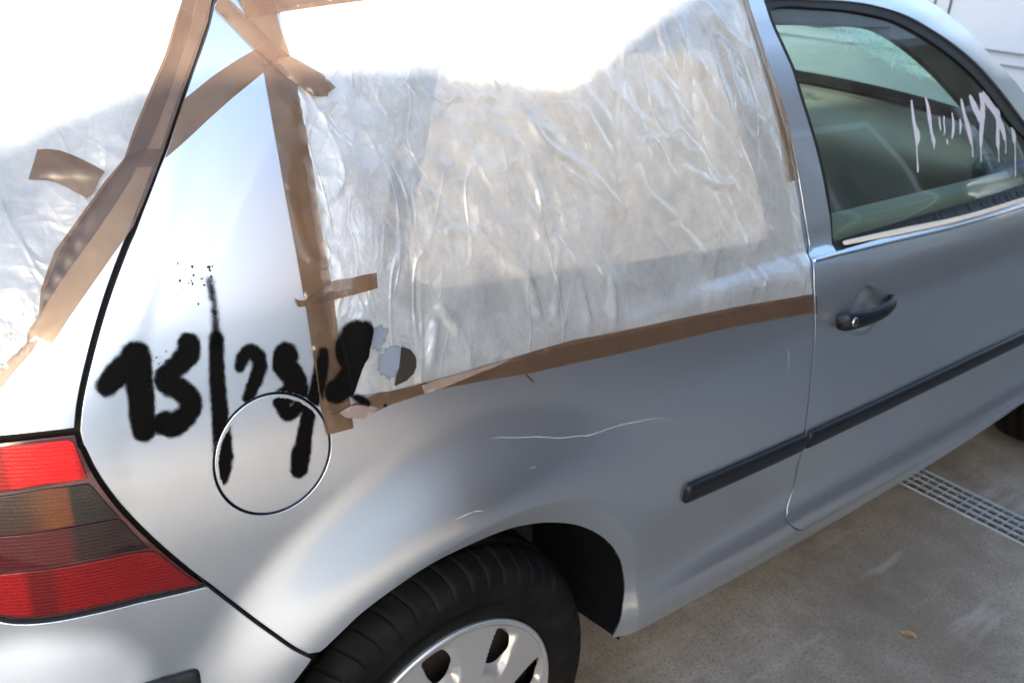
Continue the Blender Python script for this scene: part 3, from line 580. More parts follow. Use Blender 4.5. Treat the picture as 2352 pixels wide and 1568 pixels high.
for k,y in enumerate((-1.55,-.55,.45,1.45)):
    o=bpy.data.objects.new('end_bar',cb); COL.objects.link(o); o.parent=grate; o.location.y=y+.012; o.scale=(1,2.2,1.15)

# unseen blocker added in place of a shading building, top traced from its shadow
WY=-4.2
def trace(p,y=WY):
    t=(y-p.y)/SUN.y; return (p.x+SUN.x*t,p.z+SUN.z*t)
sl=sorted(trace(vP(u,z)) for u,z in D['sunline'])
ap=trace(vP(.86,1.425)); dn=trace(vP(1.30,1.345)); dn2=trace(vP(1.62,1.20))
XR=1.6
top=[(sl[0][0]-1.2,sl[0][1]+.22),(sl[0][0]-.5,sl[0][1]+.08)]+sl+[ap,dn,dn2,(XR,dn2[1]-.05)]
XL=sl[0][0]-1.2
outer=[(XL,-.05)]+top+[(XR,-.05),(1.2,-.05),(1.2,.5),(XL+.15,.5),(XL+.15,-.05)]  # lower edge raised so a sunlit ground strip brightens the lower bodywork
sb=[trace(vP(u,z)) for u,z in D['sunbump2']]
lo=trace(vP(-.452,.40)); hole=sb+[lo,(lo[0]-.75,lo[1]),(sb[0][0]-.45,sb[0][1])]  # cut-out traced to let sun onto the bumper corner
def slab(name,outline,holes,y0,y1,mat,parent):
    fr=lambda x,z:(Vector((x,y1,z)),Vector((0,1,0)))
    return panel(name,outline,mat,parent,holes=holes,step=.5,rim=y1-y0,surf=fr,bev=.001)
wall=thing('shade_blocker','added unseen white fence on posts with a window opening, standing behind the photographer','blocker',(0,0,0))
slab('blocker_board',outer,[hole],WY-.06,WY,'blockerwhite',wall)
bld=thing('brick_building','low dark red rendered building standing to the right of the added white fence','building',(0,0,0))
boxobj('wall',(1.25,12.5,-9,-3.04,-.05,3.4),'brick',bld)
for k in range(4):
    for z in (1.1,):
        w_=boxobj('window',(2.3+k*2.2,3.3+k*2.2,-3.04,-3.0,z,z+1.4),'vanwhite',bld); boxobj('pane',(2.38+k*2.2,3.22+k*2.2,-3.0,-2.995,z+.08,z+1.32),'vanglass',w_)
boxobj('roof',(1.1,12.7,-9.2,-2.8,3.4,3.55),'vangrey',bld)

# white van beyond the bonnet
van=thing('parked_van','white panel van with a grooved side band parked crosswise beyond the bonnet','van',(4.75,.75,0)); van.rotation_euler.z=R(108)
# local x along its side, side facing +y local (towards the photographer)
fr=lambda x,z:(Vector((x,.03*math.sin((z-.2)*1.1)-.03-.10*sstep(1.3,2.2,z)-.010*(sstep(.838,.848,z)-sstep(.900,.910,z)),z)),Vector((0,1,0)))
vo=lin([(-1.6,.35),(3.0,.35),(3.0,1.05),(2.4,1.3),(1.9,2.1),(-1.6,2.2)],.12)
panel('body_side',vo,'vanwhite',van,step=.1,surf=fr,rim=.05,extra=[(x*.1,z) for x in range(-16,30) for z in (.832,.838,.848,.90,.91,.916)])
V=[];F=[]; box(V,F,-1.6,1.9,-1.8,-.16,.36,2.12); box(V,F,1.9,2.98,-1.8,-.07,.36,1.05); obj('body_core',mesh('body_core',V,F,False),'vanwhite',van)
boxobj('groove_line',(-1.58,2.95,-.03,.0065,.9055,.911),'vangrey',van)
boxobj('groove_line',(-1.58,2.95,-.03,.0045,.838,.844),'vangrey',van)
for x in (.257,.335,1.55): boxobj('door_seam',(x-.004,x+.004,-.06,.004,.915,1.6),'black',van)
boxobj('door_handle',(.42,.56,-.02,.03,1.02,1.05),'vangrey',van,.008)
for x in (-.9,2.3):
    rings=[[(x+r*math.cos(t),yy,.31+r*math.sin(t)) for t in [2*math.pi*k/40 for k in range(40)]] for r,yy in ((.2,.03),(.29,.04),(.315,0),(.315,-.18))]
    wv=loft('wheel',rings,'tyre',van); loft('hub',[[(x+r*math.cos(t),yy,.31+r*math.sin(t)) for t in [2*math.pi*k/40 for k in range(40)]] for r,yy in ((.02,.05),(.19,.04),(.2,.0))],'cap',wv)
boxobj('side_window',(1.62,2.05,-.12,-.012,1.3,1.75),'vanglass',van,.01)

# fallen leaf
lx,ly=D['leaf'][0]
V=[];F=[]
for i in range(9):
    t=i/8; wd=.011*math.sin(math.pi*min(1,t*1.05))**.8
    for s in (-1,0,1): V.append(Vector((-.02+.04*t,s*wd*(1+.2*math.sin(i*2.1)),.002+.004*abs(s)+.003*math.sin(t*6))))
for i in range(8):
    for j in range(2): a=i*3+j; F.append([a,a+1,a+4,a+3])
leaf=obj('fallen_leaf',mesh('fallen_leaf',V,F),'leaf'); leaf.location=(lx,ly,.001); leaf.rotation_euler.z=1.9
tag(leaf,'small dry tan leaf lying on the concrete below the door','leaf')

# ================================================================ the car
car=thing('car','silver three-door hatchback with taped plastic over its rear windows','car')
S=.012
hs=crom(D['hatch_seam'],S); lf=crom(D['lamp_front'],S); bs=crom(D['bumper_seam'],S)
de=crom(D['door_edge'],S); dc=crom(D['door_corner'],.004); db=D['door_bottom']
sill=[tuple(D['arch'][-1]),(.39,.3135),(.4472,.3125),(.53,.3105),(.70,.305),(1.0,.301),(1.3,.305),(1.6,.316),(1.95,.330),(2.17,.335)]
sill=crom(sill,.03)
arch=[p for p in crom(D['arch'][::-1],S)]
arch_up=[p for p in arch if p[1]<=.7]
iend=min(range(len(arch)),key=lambda i:math.dist(arch[i],D['bumper_seam'][-1]))
arch_q=arch[:iend]                              # from sill up over the wheel to the bumper seam
c0=D['arch'][0]; ang0=math.atan2(c0[1]-.338,c0[0]-.006); 
arch_b=arch[iend:]+[(.006+.372*math.cos(a),.338+.372*math.sin(a)) for a in [ang0+.06*k for k in range(1,15)]]
RT=1.386                                          # roof seam height
hs_top=[(-.213,RT),(-.222,1.374)]
dbc=crom([dc[-1]]+[(x,z) for x,z in [(1.0864,.3405),(1.2732,.343),(1.5,.347),(1.75,.352),(2.02,.356)]],.03)
door_front=[(2.02,.356),(2.06,.55),(2.06,.80),(2.05,.93)]
qw=crom(D['qwin_rear'],S)[:-1]+crom(D['qwin_bot'],.02)[:-1]+crom(D['qwin_front'],S)[:-1]+crom(D['qwin_top'],.02)[:-1]
fc=(-.287,.9005)
fr_=sum(math.dist(p,fc) for p in D['fuel'])/len(D['fuel'])
fuel=[(fc[0]+.0695*math.cos(a),fc[1]+.0705*math.sin(a)) for a in [2*math.pi*k/96 for k in range(96)]]
# quarter panel with sill
q_outer=arch_q+bs[::-1][1:]+lf[::-1][1:]+hs[::-1][1:]+hs_top[::-1]+lin([hs_top[0],(.752,RT)],.03,False)[1:]+de+dc[1:]+dbc[1:]+[(2.17,.365)]+sill[::-1][:-1]
qp=panel('quarter_panel',q_outer,'paint',car,holes=[qw,fuel],step=.016,gap=.003,rim=.005,bev=.0009,extra=[(.006+r*math.cos(a),.338+r*math.sin(a)) for r in (.356,.372,.386,.394,.404) for a in [k*.03 for k in range(-6,112)]])
ff=panel('fuel_flap',inset(fuel,.0015),'paint',car,step=.012,rim=.006,off=-.0006,bev=.0012)
# tailgate
lt=crom(D['lamp_top'],S); lbt=crom(D['lamp_bot'],S)
lamp_l_top=[(-.60,.984),(-.66,.984),(-.72,.982)]; lamp_l_bot=[(-.63,.790),(-.68,.795),(-.72,.80)]
he=crom([(-.72,1.005),(-.60,1.015),(-.565,1.030)]+D['hwin_edge'],S)
UC=-1.52
t_outer=hs_top+hs[1:]+lt[1:]+lamp_l_top+[(-.735,.90)]+[(-.72,.80),(-.80,.79)]+lin([(-.80,.79),(UC,.76)],.04,False)[1:]+lin([(UC,.76),(UC,1.0)],.04,False)[1:]+lin([(UC,1.0),(-.72,1.005)],.04,False)[1:]+he[1:]+lin([he[-1],(-.32,1.372),(UC,1.372)],.04,False)[1:]+[(UC,RT)]+lin([(UC,RT),hs_top[0]],.04,False)[1:-1]
panel('tailgate',t_outer,'paint',car,step=.022,gap=.0045,rim=.014)
# tail lamp
lamp_o=lt+lamp_l_top+[(-.735,.90)]+lamp_l_bot[::-1]+lbt[::-1]+lf[::-1][1:-1]
lamp=panel('tail_lamp',lamp_o,'lampframe',car,step=.015,gap=.004,rim=.02,off=-.001)
d1=crom(D['lamp_d1'],S); d2=crom(D['lamp_d2'],S); d3=crom(D['lamp_d3'],S); li=D['lamp_in']
ext=lambda c:[(-.71,c[0][1]+.0)]+[(-.64,c[0][1]+.002)]+c
def band(a,b): return ext(a)+ext(b)[::-1]
seg_top=[(p[0],p[1]-.008) for p in lt[::-1]]; seg_top=[p for p in seg_top if p[0]<-.497]+[(-.4935,.968)]
panel('lens_red_upper',ext(seg_top)+crom([(-.4935,.968),li[0],li[1]],.01)[1:-1]+ext([(p[0],p[1]+.004) for p in d1])[::-1],'lensred',lamp,step=.012,off=.0012,rim=.002)
panel('lens_smoked_upper',ext([(p[0],p[1]-.003) for p in d1])+crom(li[1:4],.01)[1:-1]+ext([(p[0],p[1]+.0018) for p in d2])[::-1],'lenssmoke',lamp,step=.012,off=.0012,rim=.002)
panel('lens_smoked_lower',ext([(p[0],p[1]-.0018) for p in d2])+crom(li[3:6],.01)[1:-1]+ext([(p[0],p[1]+.003) for p in d3])[::-1],'lenssmokered',lamp,step=.012,off=.0012,rim=.002)
segb=[(p[0],p[1]+.009) for p in lbt[::-1] if p[0]<-.425]
panel('lens_red_lower',ext([(p[0],p[1]-.003) for p in d3])+crom(li[5:],.01)[1:]+ext(segb)[::-1],'lensredlow',lamp,step=.012,off=.0012,rim=.002)
# bumper
b_outer=bs[::-1]+lbt[1:]+lamp_l_bot+lin([(-.73,.80),(-.80,.785),(UC,.755)],.04,False)+lin([(UC,.755),(UC,.30)],.05,False)[1:]+lin([(UC,.30),arch_b[-1]],.05,False)[1:-1]+arch_b[::-1][:-1]
bumper=panel('rear_bumper',b_outer,'paint',car,step=.02,gap=.0035,rim=.02,extra=[(.006+r*math.cos(a),.338+r*math.sin(a)) for r in (.356,.372,.386,.394,.404) for a in [2.3+k*.03 for k in range(60)]])
def strip(name,pts,h,d,mat,parent,taper=True,off=0):
    pts=crom(pts,.02); rings=[]; n=len(pts)
    prof=[(-.5,0),(-.5,.45),(-.42,.82),(-.2,1),(.2,1),(.42,.82),(.5,.45),(.5,0)]
    seq=[(0,.0),(0,.55),(.004,.9),(.009,1.)]
    cum=[0]
    for i in range(1,n): cum.append(cum[-1]+math.dist(pts[i],pts[i-1]))
    tot=cum[-1]
    def at(s):
        s=min(max(s,0),tot); i=min(bisect.bisect_right(cum,s)-1,n-2); t=(s-cum[i])/(cum[i+1]-cum[i]); return tuple(a+(b-a)*t for a,b in zip(pts[i],pts[i+1]))
    ss=[(0,.5,.3),(.0012,.8,.75),(.004,.95,.95),(.009,1,1)]+[(s,1,1) for s in cum if .02<s<tot-.02]+[(tot-.006,1,1),(tot-.0015,.96,.9),(tot,.85,.6)]
    for s,kh,kd in ss:
        c=at(s); a=at(s+.004); b=at(s-.004); tx,tz=a[0]-b[0],a[1]-b[1]; l=math.hypot(tx,tz) or 1; nx,nz=-tz/l,tx/l
        ring=[]
        for p,q in prof:
            u,z=c[0]+nx*p*h*kh,c[1]+nz*p*h*kh; ring.append(vP(u,z)+vN(u,z)*(q*d*kd+off-.001))
        rings.append(ring)
    return loft(name,rings,mat,parent)
strip('rub_strip',D['bstrip']+[(-.62,.66),(-.75,.655)],.035,.008,'trim',bumper)
strip('rub_strip',[(.464,.5885),(.56,.586),(.685,.5832),(.8165,.581)],.038,.012,'trim',qp)
# roof skin and centre
roof=panel('roof',lin([(-.215,RT),(1.33,RT),(1.25,1.466),(-.05,1.466)],.03),'paint',car,step=.03,gap=.001,rim=.008)
V=[];F=[]
for i in range(20):
    x=-.06+1.32*i/19
    for j in range(13):
        y=-.345+.69*j/12; V.append(Vector((x,y,1.4655+.014*(1-(y/.345)**2))))
for i in range(19):
    for j in range(12): a=i*13+j; F.append([a,a+13,a+14,a+1])
obj('roof_centre',mesh('roof_centre',V,F),'paint',roof)
# door
apil=D['roof_sil']+[(1.80,1.118),(1.90,1.058),(2.0,1.0),(2.05,.965)]
d_top=lin([(.752,RT),(1.25,RT)],.03,False)+crom([(1.25,RT),(1.32,1.378)]+apil,.012)[1:]
win=[(.868,.946)]+crom(D['pillar_seal'][::-1],S)[1:]+crom(D['seal_top'][0:],S)[1:]+crom([D['seal_top'][-1],(1.80,1.03),(1.885,.965),(1.905,.948)],S)[1:]
win=dedupe(win+lin([(1.905,.945),(.868,.947)],.03,False)[1:-1])
d_outer=d_top+[(2.05,.93)]+lin(door_front[::-1],.04,False)[1:]+dbc[::-1][1:]+dc[::-1][1:]+de[::-1][1:-1]
hx,hz=.9495,.826
def dent(u,z):
    r=math.hypot((u-hx)/.060,(z-hz)/.056); return -.017*(1-sstep(.12,1.0,r))
door=panel('door',d_outer,'paint',car,holes=[win],step=.018,gap=.003,rim=.005,bev=.0009,disp=dent,fine=[(hx,hz,.085,.07,.005)])
strip('rub_strip',[(.8235,.5806)]+D['strip_d'][1:]+[(2.0,.576)],.038,.012,'trim',door)
# belt moulding: bright edge and black rubber
blt=crom([(.7885,.9430)]+D['belt'][1:4]+[(1.6137,.9312),(1.9,.931),(2.0,.931)],.03)
strip('belt_moulding',[(x,z-.0015) for x,z in blt],.007,.0035,'chrome',door)
# window seal ring (between opening and glass)
gl=[(.882,.957)]+[(x+.013,z) for x,z in D['pillar_seal'][::-1][2:-1]]+[(.822,1.345)]+D['seal_in_top'][1:]+[(1.78,1.03),(1.86,.972)]
gl=dedupe(crom(gl,S)+lin([(1.86,.965),(.882,.957)],.03,False))
panel('window_seal',inset(win,-.002),'black',door,holes=[gl],step=.012,off=-.004,rim=.008)
glass=panel('door_glass',inset(gl,-.006),'glass',car,step=.025,off=-.010,rim=0)
# drips of paint on the door glass
for i in range(13):
    c=D['drip%d'%i]; wd=D['dripw%d'%i]; cc=crom([(p[0],p[1],w_) for p,w_ in zip(c,wd)],.006)
    Lf=[];Rt=[]
    for k,(u,z,w_) in enumerate(cc):
        a=cc[min(k+1,len(cc)-1)]; b=cc[max(k-1,0)]; tx,tz=a[0]-b[0],a[1]-b[1]; l=math.hypot(tx,tz) or 1
        jt=1+.25*noise.noise(Vector((u*90,z*60,i)));  h=max(.0014,w_*1.35*jt)
        Lf.append((u-tz/l*h,z+tx/l*h)); Rt.append((u+tz/l*h,z-tx/l*h))
    V=[];F=[]
    for a,b in zip(Lf,Rt):
        for q,o_ in ((a,.0002),((a[0]*.7+b[0]*.3,a[1]*.7+b[1]*.3),.0011),((a[0]*.3+b[0]*.7,a[1]*.3+b[1]*.7),.0011),(b,.0002)): V.append(vP(*q)+vN(*q)*(o_-.0095))
    for k in range(len(cc)-1):
        for j in range(3): x=k*4+j; F.append([x,x+1,x+5,x+4])
    obj('paint_drip',mesh('paint_drip',V,F),'drip',glass)
# handle
hp=[(.846,.8235,.014),(.853,.8240,.0175),(.866,.8235,.0185),(.890,.8225,.0175),(.925,.8225,.015),(.965,.8255,.0145),(1.000,.8295,.0135),(1.020,.832,.012),(1.030,.833,.008)]
hl=[.006,.014,.017,.020,.025,.027,.022,.013,.004]
rings=[]
for (u,z,h),o_ in zip(crom(hp,.006),crom([(a,) for a in hl],10) if False else [None]*999):
    pass
hs_=crom([(u,z,h,o_) for (u,z,h),o_ in zip(hp,hl)],.006)
for u,z,h,o_ in hs_:
    ring=[]
    for k in range(16):
        t=2*math.pi*k/16; du=0; dz=h*math.cos(t); dn=o_+.0085*math.sin(t)*(1 if math.sin(t)>0 else .9)
        ring.append(vP(u,hz)*1+(vP(u,z+dz*.98)-vP(u,hz))+vN(u,z)*dn)
    rings.append(ring)
loft('door_handle',rings,'trim',door)
ku,kz=.8675,.8235
def disc(name,u,z,rs,mat,parent):
    p=vP(u,z); n=vN(u,z); a=Vector((1,0,0)); a=(a-n*a.dot(n)).normalized(); b=n.cross(a)
    return loft(name,[[p+n*o_+(a*math.cos(t)+b*math.sin(t))*r for t in [2*math.pi*k/28 for k in range(28)]] for r,o_ in rs],mat,parent)
disc('lock_ring',ku,kz,[(.0088,.020),(.0088,.0275),(.0082,.0282),(.0074,.0272)],'chrome',door)
disc('lock_core',ku,kz,[(.0076,.0215),(.0076,.0270),(.0070,.0274)],'lockcore',door)
# inner shell behind the gaps
shell=panel('inner_shell',[(x,z) for x,z in lin([(-.70,.50),(-.45,.50),(-.36,.62),(-.30,.72),(.0,.76),(.3,.72),(.42,.55),(.44,.36),(2.1,.37),(2.1,.92),(.90,.925),(.85,.925),(.80,.92),(.5,.90),(.0,.89),(-.1,.91),(-.14,1.0),(-.17,1.3),(-.17,1.40),(-.262,1.385),(-.385,1.215),(-.50,1.06),(-.56,1.02),(-.70,.99)],.03)],'dark',car,step=.03,off=-.020,rim=0)
pin=crom([(.80,1.365),(1.10,1.362),(1.30,1.345),(1.45,1.285),(1.60,1.195),(1.75,1.08),(1.93,.95)],.02)
pii=crom([(.80,1.335),(1.10,1.325),(1.23,1.305),(1.36,1.245),(1.50,1.150),(1.64,1.035),(1.75,.94)],.02)
panel('pillar_trim',pin+pii[::-1],'innertrim',car,step=.02,off=-.030,rim=.012)
panel('pillar_inner',lin([(.70,.93),(.86,.93),(.86,1.1),(.815,1.36),(.69,1.376),(.70,1.3),(.772,1.1)],.02),'innertrim',car,step=.03,off=-.022,rim=.01)
boxobj('door_top_trim',(.86,1.98,-.775,-.705,.80,.968),'doortrim',car,.015)
strip('window_felt',[(x,z+.009) for x,z in blt if x>.89],.007,.003,'felt',door,off=.0015)
# quarter window seal and trim
panel('quarter_window_seal',inset(qw,-.004),'black',car,holes=[inset(qw,.036)],step=.012,off=-.004,rim=.02)
bk=inset(qw,.014); bx=[p for p in bk]
def bcorner(p):
    u,z=p; cx,cz=.11,1.04; r=.13
    if u<cx and z<cz:
        d=math.hypot(u-cx,z-cz)
        if d>r: return (cx+(u-cx)*r/d,cz+(z-cz)*r/d)
    return p
panel('added_backing',dedupe([bcorner(p) for p in bx],.002),'backing',car,step=.04,off=-.030,rim=.004)  # added beige sheet, brightens the view through the film into the dark cabin
strip('tailgate_window_seal',[(u-.006,z+.006) for u,z in he[3:-3:3]],.024,.004,'black',car,off=-.003)
# wheel arch liner
rings=[]
for yy,rr,a0 in ((-.842,.374,-6),(-.80,.380,-7),(-.70,.378,-8),(-.58,.37,-9)):
    rings.append([(.006+rr*math.cos(t),yy,.338+rr*math.sin(t)) for t in [R(a0+(200-a0)*k/48) for k in range(49)]])
loft('wheel_arch_liner',rings,'liner',car,cap=False,closed=False)
boxobj('wheel_well_back',(-.42,.42,-.60,-.57,.12,.78),'dark',car)
# wheel
def make_wheel(x,y,z,detail=True):
    wh=bpy.data.objects.new('wheel',None); COL.objects.link(wh); wh.parent=car; wh.location=(x,y,z); wh.empty_display_size=.1
    # profile: (radius, y) with y=0 at outer rim flange plane, negative = outwards
    prof=[(.196,.006),(.203,-.004),(.212,-.009),(.225,-.012),(.240,-.0135),(.243,-.0148),(.247,-.0135),(.262,-.013),(.276,-.009),(.287,-.001),(.295,.010),(.3015,.022),(.3045,.032),(.3065,.040),(.301,.043),(.301,.049),(.3085,.052),(.3105,.075),(.304,.079),(.304,.087),(.3108,.090),(.3108,.118),(.304,.121),(.304,.129),(.3105,.133),(.3085,.155),(.300,.172),(.28,.185),(.21,.175)]
    NB=54; V=[];F=[]; angs=[]
    for b in range(NB):
        for f_,dp in ((0,0),(.30,0),(.62,0),(.86,0),(.875,.0019),(.925,.0019),(.94,0)): angs.append((2*math.pi*(b+f_)/NB,dp))
    n=len(prof)
    for a,dp in angs:
        for i,(r,yy) in enumerate(prof):
            d=dp if 9<=i<=14 else (dp*.6 if i==8 else (dp if 22<=i<=26 else 0)); aa=a+(.055*(i-9)/5 if 9<=i<=14 else 0)+(.02*math.sin(0) )
            rr=r-d
            V.append(Vector((rr*math.cos(aa),yy+(d*.5 if i<=11 else 0),rr*math.sin(aa))))
    m_=len(angs)
    for j in range(m_):
        for i in range(n-1): F.append([j*n+i,j*n+i+1,((j+1)%m_)*n+i+1,((j+1)%m_)*n+i])
    me=mesh('tyre',V,F); bm=bmesh.new(); bm.from_mesh(me); bmesh.ops.recalc_face_normals(bm,faces=bm.faces); bm.to_mesh(me); bm.free()
    obj('tyre',me,'tyre',wh)
    # raised sidewall lettering blocks and rib ring
    if detail:
        V=[];F=[]
        for k in range(150):
            a=R(70)+R(78)*k/150; r0,r1=.233,.242
            b=len(V)
            for aa,r in ((a,r0),(a+R(.26),r0),(a+R(.26),r1),(a,r1)): V.append(Vector((r*math.cos(aa),-.0150,r*math.sin(aa))))
            for aa,r in ((a,r0),(a+R(.26),r0),(a+R(.26),r1),(a,r1)): V.append(Vector((r*math.cos(aa),-.0125,r*math.sin(aa))))
            F+=[[b,b+1,b+2,b+3],[b,b+4,b+5,b+1],[b+1,b+5,b+6,b+2],[b+2,b+6,b+7,b+3],[b+3,b+7,b+4,b]]
        o=obj('sidewall_ribs',mesh('sidewall_ribs',V,F,False),'tyre',wh); o['kind']='stuff'
    # rim flange and hub cap
    ring=[(.1955,.010),(.2005,.004),(.2035,-.003),(.2045,-.008),(.203,-.0115),(.199,-.0125),(.1955,-.011),(.193,-.006)]
    obj_rings=[[(r*math.cos(t),yy,r*math.sin(t)) for t in [2*math.pi*k/128 for k in range(128)]] for r,yy in ring]
    loft('rim',obj_rings,'cap',wh,cap=False)
    # cap face: heightfield in (angle*.16, r)
    A0=.16
    slots=[101-45*k for k in range(8)]
    def hf(u,r):
        th=math.degrees(u/A0)
        y=-.0105+.010*sstep(.192,.197,r)*0 -.012*(1-sstep(.06,.19,r)) +.006*sstep(.03,.0,r)
        dmin=0
        for s in slots:
            d=(th-s+180)%360-180                     # + is anticlockwise
            e=-10.5-24*max(0,(.165-r))/.05*.06*3 -(.165-r)*60*(1 if r<.165 else .0)*.9
            e=max(e,-14.5) if r<.165 else -10.5+ (r-.165)*40
            if -20<d<14:
                wr=sstep(.106,.128,r)*(1-sstep(.178,.1935,r))
                ra=1-min(1,max(0,(d-e)/(7.5)))
                if d>e: f_=sstep(0,7.0,d-e)*(1-sstep(8.3,9.6,d))
                else: f_=0
                dmin=max(dmin,f_*wr)
        return y+.009*dmin
    def sf(u,r):
        th=u/A0; p=Vector((r*math.cos(th),hf(u,r),r*math.sin(th))); return p,Vector((0,-1,0))
    def cs(u,r):
        e=.0009; f=lambda a,b:sf(a,b)[0]
        n=(f(u+e,r)-f(u-e,r)).cross(f(u,r+e)-f(u,r-e))
        if n.y>0: n=-n
        return f(u,r),n.normalized()
    hp_=[(.187,8.2),(.181,0),(.176,-4.6),(.160,-7.4),(.146,-7.6),(.134,-5.2),(.127,0),(.129,6.0),(.150,8.6),(.170,8.6)]
    U0=R(79-22.5+0)*A0
    for k in range(8):
        s=slots[k]; c0=s-22.5; c1=s+22.5
        if detail or True:
            out=lin([(R(c0)*A0,.035),(R(c1)*A0,.035),(R(c1)*A0,.1945),(R(c0)*A0,.1945)],.004)
            hole_=crom([(R(s+d)*A0,r) for r,d in hp_],.003,True)
            if k==0: seg0=panel('hub_cap_segment',out,'cap',wh,holes=[hole_],step=.0042,surf=cs,rim=0); seg0.data['k']=k
            else:
                o=bpy.data.objects.new('hub_cap_segment',seg0.data); COL.objects.link(o); o.parent=wh; o.rotation_euler.y=R(45*k)
    loft('hub_centre',[[(r*math.cos(t),yy,r*math.sin(t)) for t in [2*math.pi*k/48 for k in range(48)]] for r,yy in ((.002,-.030),(.02,-.0295),(.034,-.024),(.0365,-.0195),(.036,-.01))],'cap',wh)
    loft('brake_drum',[[(r*math.cos(t),yy,r*math.sin(t)) for t in [2*math.pi*k/48 for k in range(48)]] for r,yy in ((.01,.035),(.13,.035),(.192,.03),(.194,.14))],'rust',wh)
    return wh
make_wheel(0,-.833,.303)
w2=make_wheel(2.511,-.835,.303,False)
# front wing, bonnet, nose
fa=[(2.517+.352*math.cos(a),.335+.352*math.sin(a)) for a in [math.pi-.03-(math.pi-.06)*k/50 for k in range(51)]]
wing_o=[(2.025,.36)]+lin([(2.065,.55),(2.065,.80),(2.055,.93)],.04,False)+lin([(2.055,.93),(2.25,.925),(2.6,.88),(3.0,.79),(3.16,.70)],.04,False)[1:]+lin([(3.16,.70),(3.2,.40)],.04,False)[1:]+lin([(3.2,.40),(2.868,.345)],.04,False)[1:-1]+fa[::-1]+[(2.165,.34)]
wing=panel('front_wing',wing_o,'paint',car,step=.03,gap=.002,rim=.012)
V=[];F=[]; NB_=16
ed=[(2.20,.945),(2.45,.915),(2.75,.86),(3.0,.795),(3.17,.71),(3.24,.60)]
for i,(x,z) in enumerate(ed):
    wdt=w(x,z)-.004
    for j in range(NB_+1):
        t=-1+2*j/NB_; V.append(Vector((x+.16*(1-t*t)*(1 if i else .9),t*wdt,z+.03*(1-t*t))))
for i in range(len(ed)-1):
    for j in range(NB_): a=i*(NB_+1)+j; F.append([a,a+1,a+NB_+2,a+NB_+1])
obj('bonnet',mesh('bonnet',V,F),'paint',car)
V=[];F=[]
ed=[(3.2,.62),(3.22,.5),(3.18,.36),(3.05,.22)]
for i,(x,z) in enumerate(ed):
    for j in range(NB_+1):
        t=-1+2*j/NB_; V.append(Vector((x+.2*(1-t*t),t*(w(3.1,max(z,.3))-.01),z)))
for i in range(3):
    for j in range(NB_): a=i*(NB_+1)+j; F.append([a,a+1,a+NB_+2,a+NB_+1])
obj('front_bumper',mesh('front_bumper',V,F),'paint',car)
boxobj('underbody',(-.6,3.0,-.60,.60,.17,.30),'dark',car)
boxobj('floor',(.50,2.3,-.70,.70,.28,.34),'seat',car)
# windscreen
rail=crom([(1.30,1.392)]+apil,.04)
def ws_pt(s,t):
    i=min(int(s*(len(rail)-1)),len(rail)-2); k=s*(len(rail)-1)-i
    u=rail[i][0]*(1-k)+rail[i+1][0]*k; z=rail[i][1]*(1-k)+rail[i+1][1]*k
    p=vP(u,z); y=p.y+.004
    return Vector((p.x+(.12+.16*s)*(1-t*t),-y*t,p.z+.012*(1-t*t)))
def ws_sheet(name,s0,s1,t0,t1,n,m_,mat,parent,lift=0):
    V=[];F=[]
    for i in range(n+1):
        for j in range(m_+1):
            s=s0+(s1-s0)*i/n; t=t0+(t1-t0)*j/m_; e=.01
            p=ws_pt(s,t)
            if lift:
                q=(ws_pt(min(1,s+e),t)-ws_pt(max(0,s-e),t)).cross(ws_pt(s,t+e)-ws_pt(s,t-e)).normalized()
                if q.z<0: q=-q
                p=p+q*lift
            V.append(p)
    for i in range(n):
        for j in range(m_): a=i*(m_+1)+j; F.append([a,a+1,a+m_+2,a+m_+1])
    return obj(name,mesh(name,V,F),mat,parent)
wsn=ws_sheet('windscreen',0,1,-1,1,20,24,'ws',car)
ws_sheet('screen_border',.90,1,-1,1,3,24,'black',wsn,-.003)
ws_sheet('screen_border',0,.05,-1,1,3,24,'black',wsn,-.003)
# cracked area of the windscreen: radiating and ring fractures, as thin bright lines in the glass
def ws_line(pts,wd,name='crack'):
    V=[];F=[]
    P3=[]
    for s,t in pts: P3.append(ws_pt(min(max(s,0.001),.999),min(max(t,-.99),.99)))
    for i,p in enumerate(P3):
        d=(P3[min(i+1,len(P3)-1)]-P3[max(i-1,0)]); d=d.normalized() if d.length>0 else Vector((1,0,0))
        n=Vector((.45,0,.9)).normalized(); sd_=d.cross(n).normalized(); V+=[p+sd_*wd-n*.002,p-sd_*wd-n*.002]
    for i in range(len(P3)-1): F.append([2*i,2*i+1,2*i+3,2*i+2])
    return V,F
rnd=random.Random(3)
def crack_set(cs_,ct_,nr,rad,rings_,name):
    VV=[];FF=[]
    def ap_(V,F):
        b=len(VV); VV.extend(V); FF.extend([[b+i for i in f] for f in F])
    angs=[2*math.pi*(k+rnd.uniform(-.3,.3))/nr for k in range(nr)]
    for a in angs:
        ln=rad*rnd.uniform(.5,1.25); pts=[]
        for k in range(9):
            r=ln*k/8; aa=a+rnd.uniform(-.05,.05); pts.append((cs_+r*math.sin(aa),ct_+r*math.cos(aa)*1.3))
        ap_(*ws_line(pts,rnd.uniform(.0008,.0020)))
    for q in range(rings_):
        r0=rad*(.08+.8*(q+rnd.random())/rings_); a0=rnd.uniform(0,6.28); sp=rnd.uniform(.4,1.9); pts=[]
        for k in range(9): a=a0+sp*k/8; r=r0*rnd.uniform(.93,1.07); pts.append((cs_+r*math.sin(a),ct_+r*math.cos(a)*1.3))
        ap_(*ws_line(pts,rnd.uniform(.0008,.0022)))
    o=obj(name,mesh(name,VV,FF,False),'frost',wsn); o['kind']='stuff'
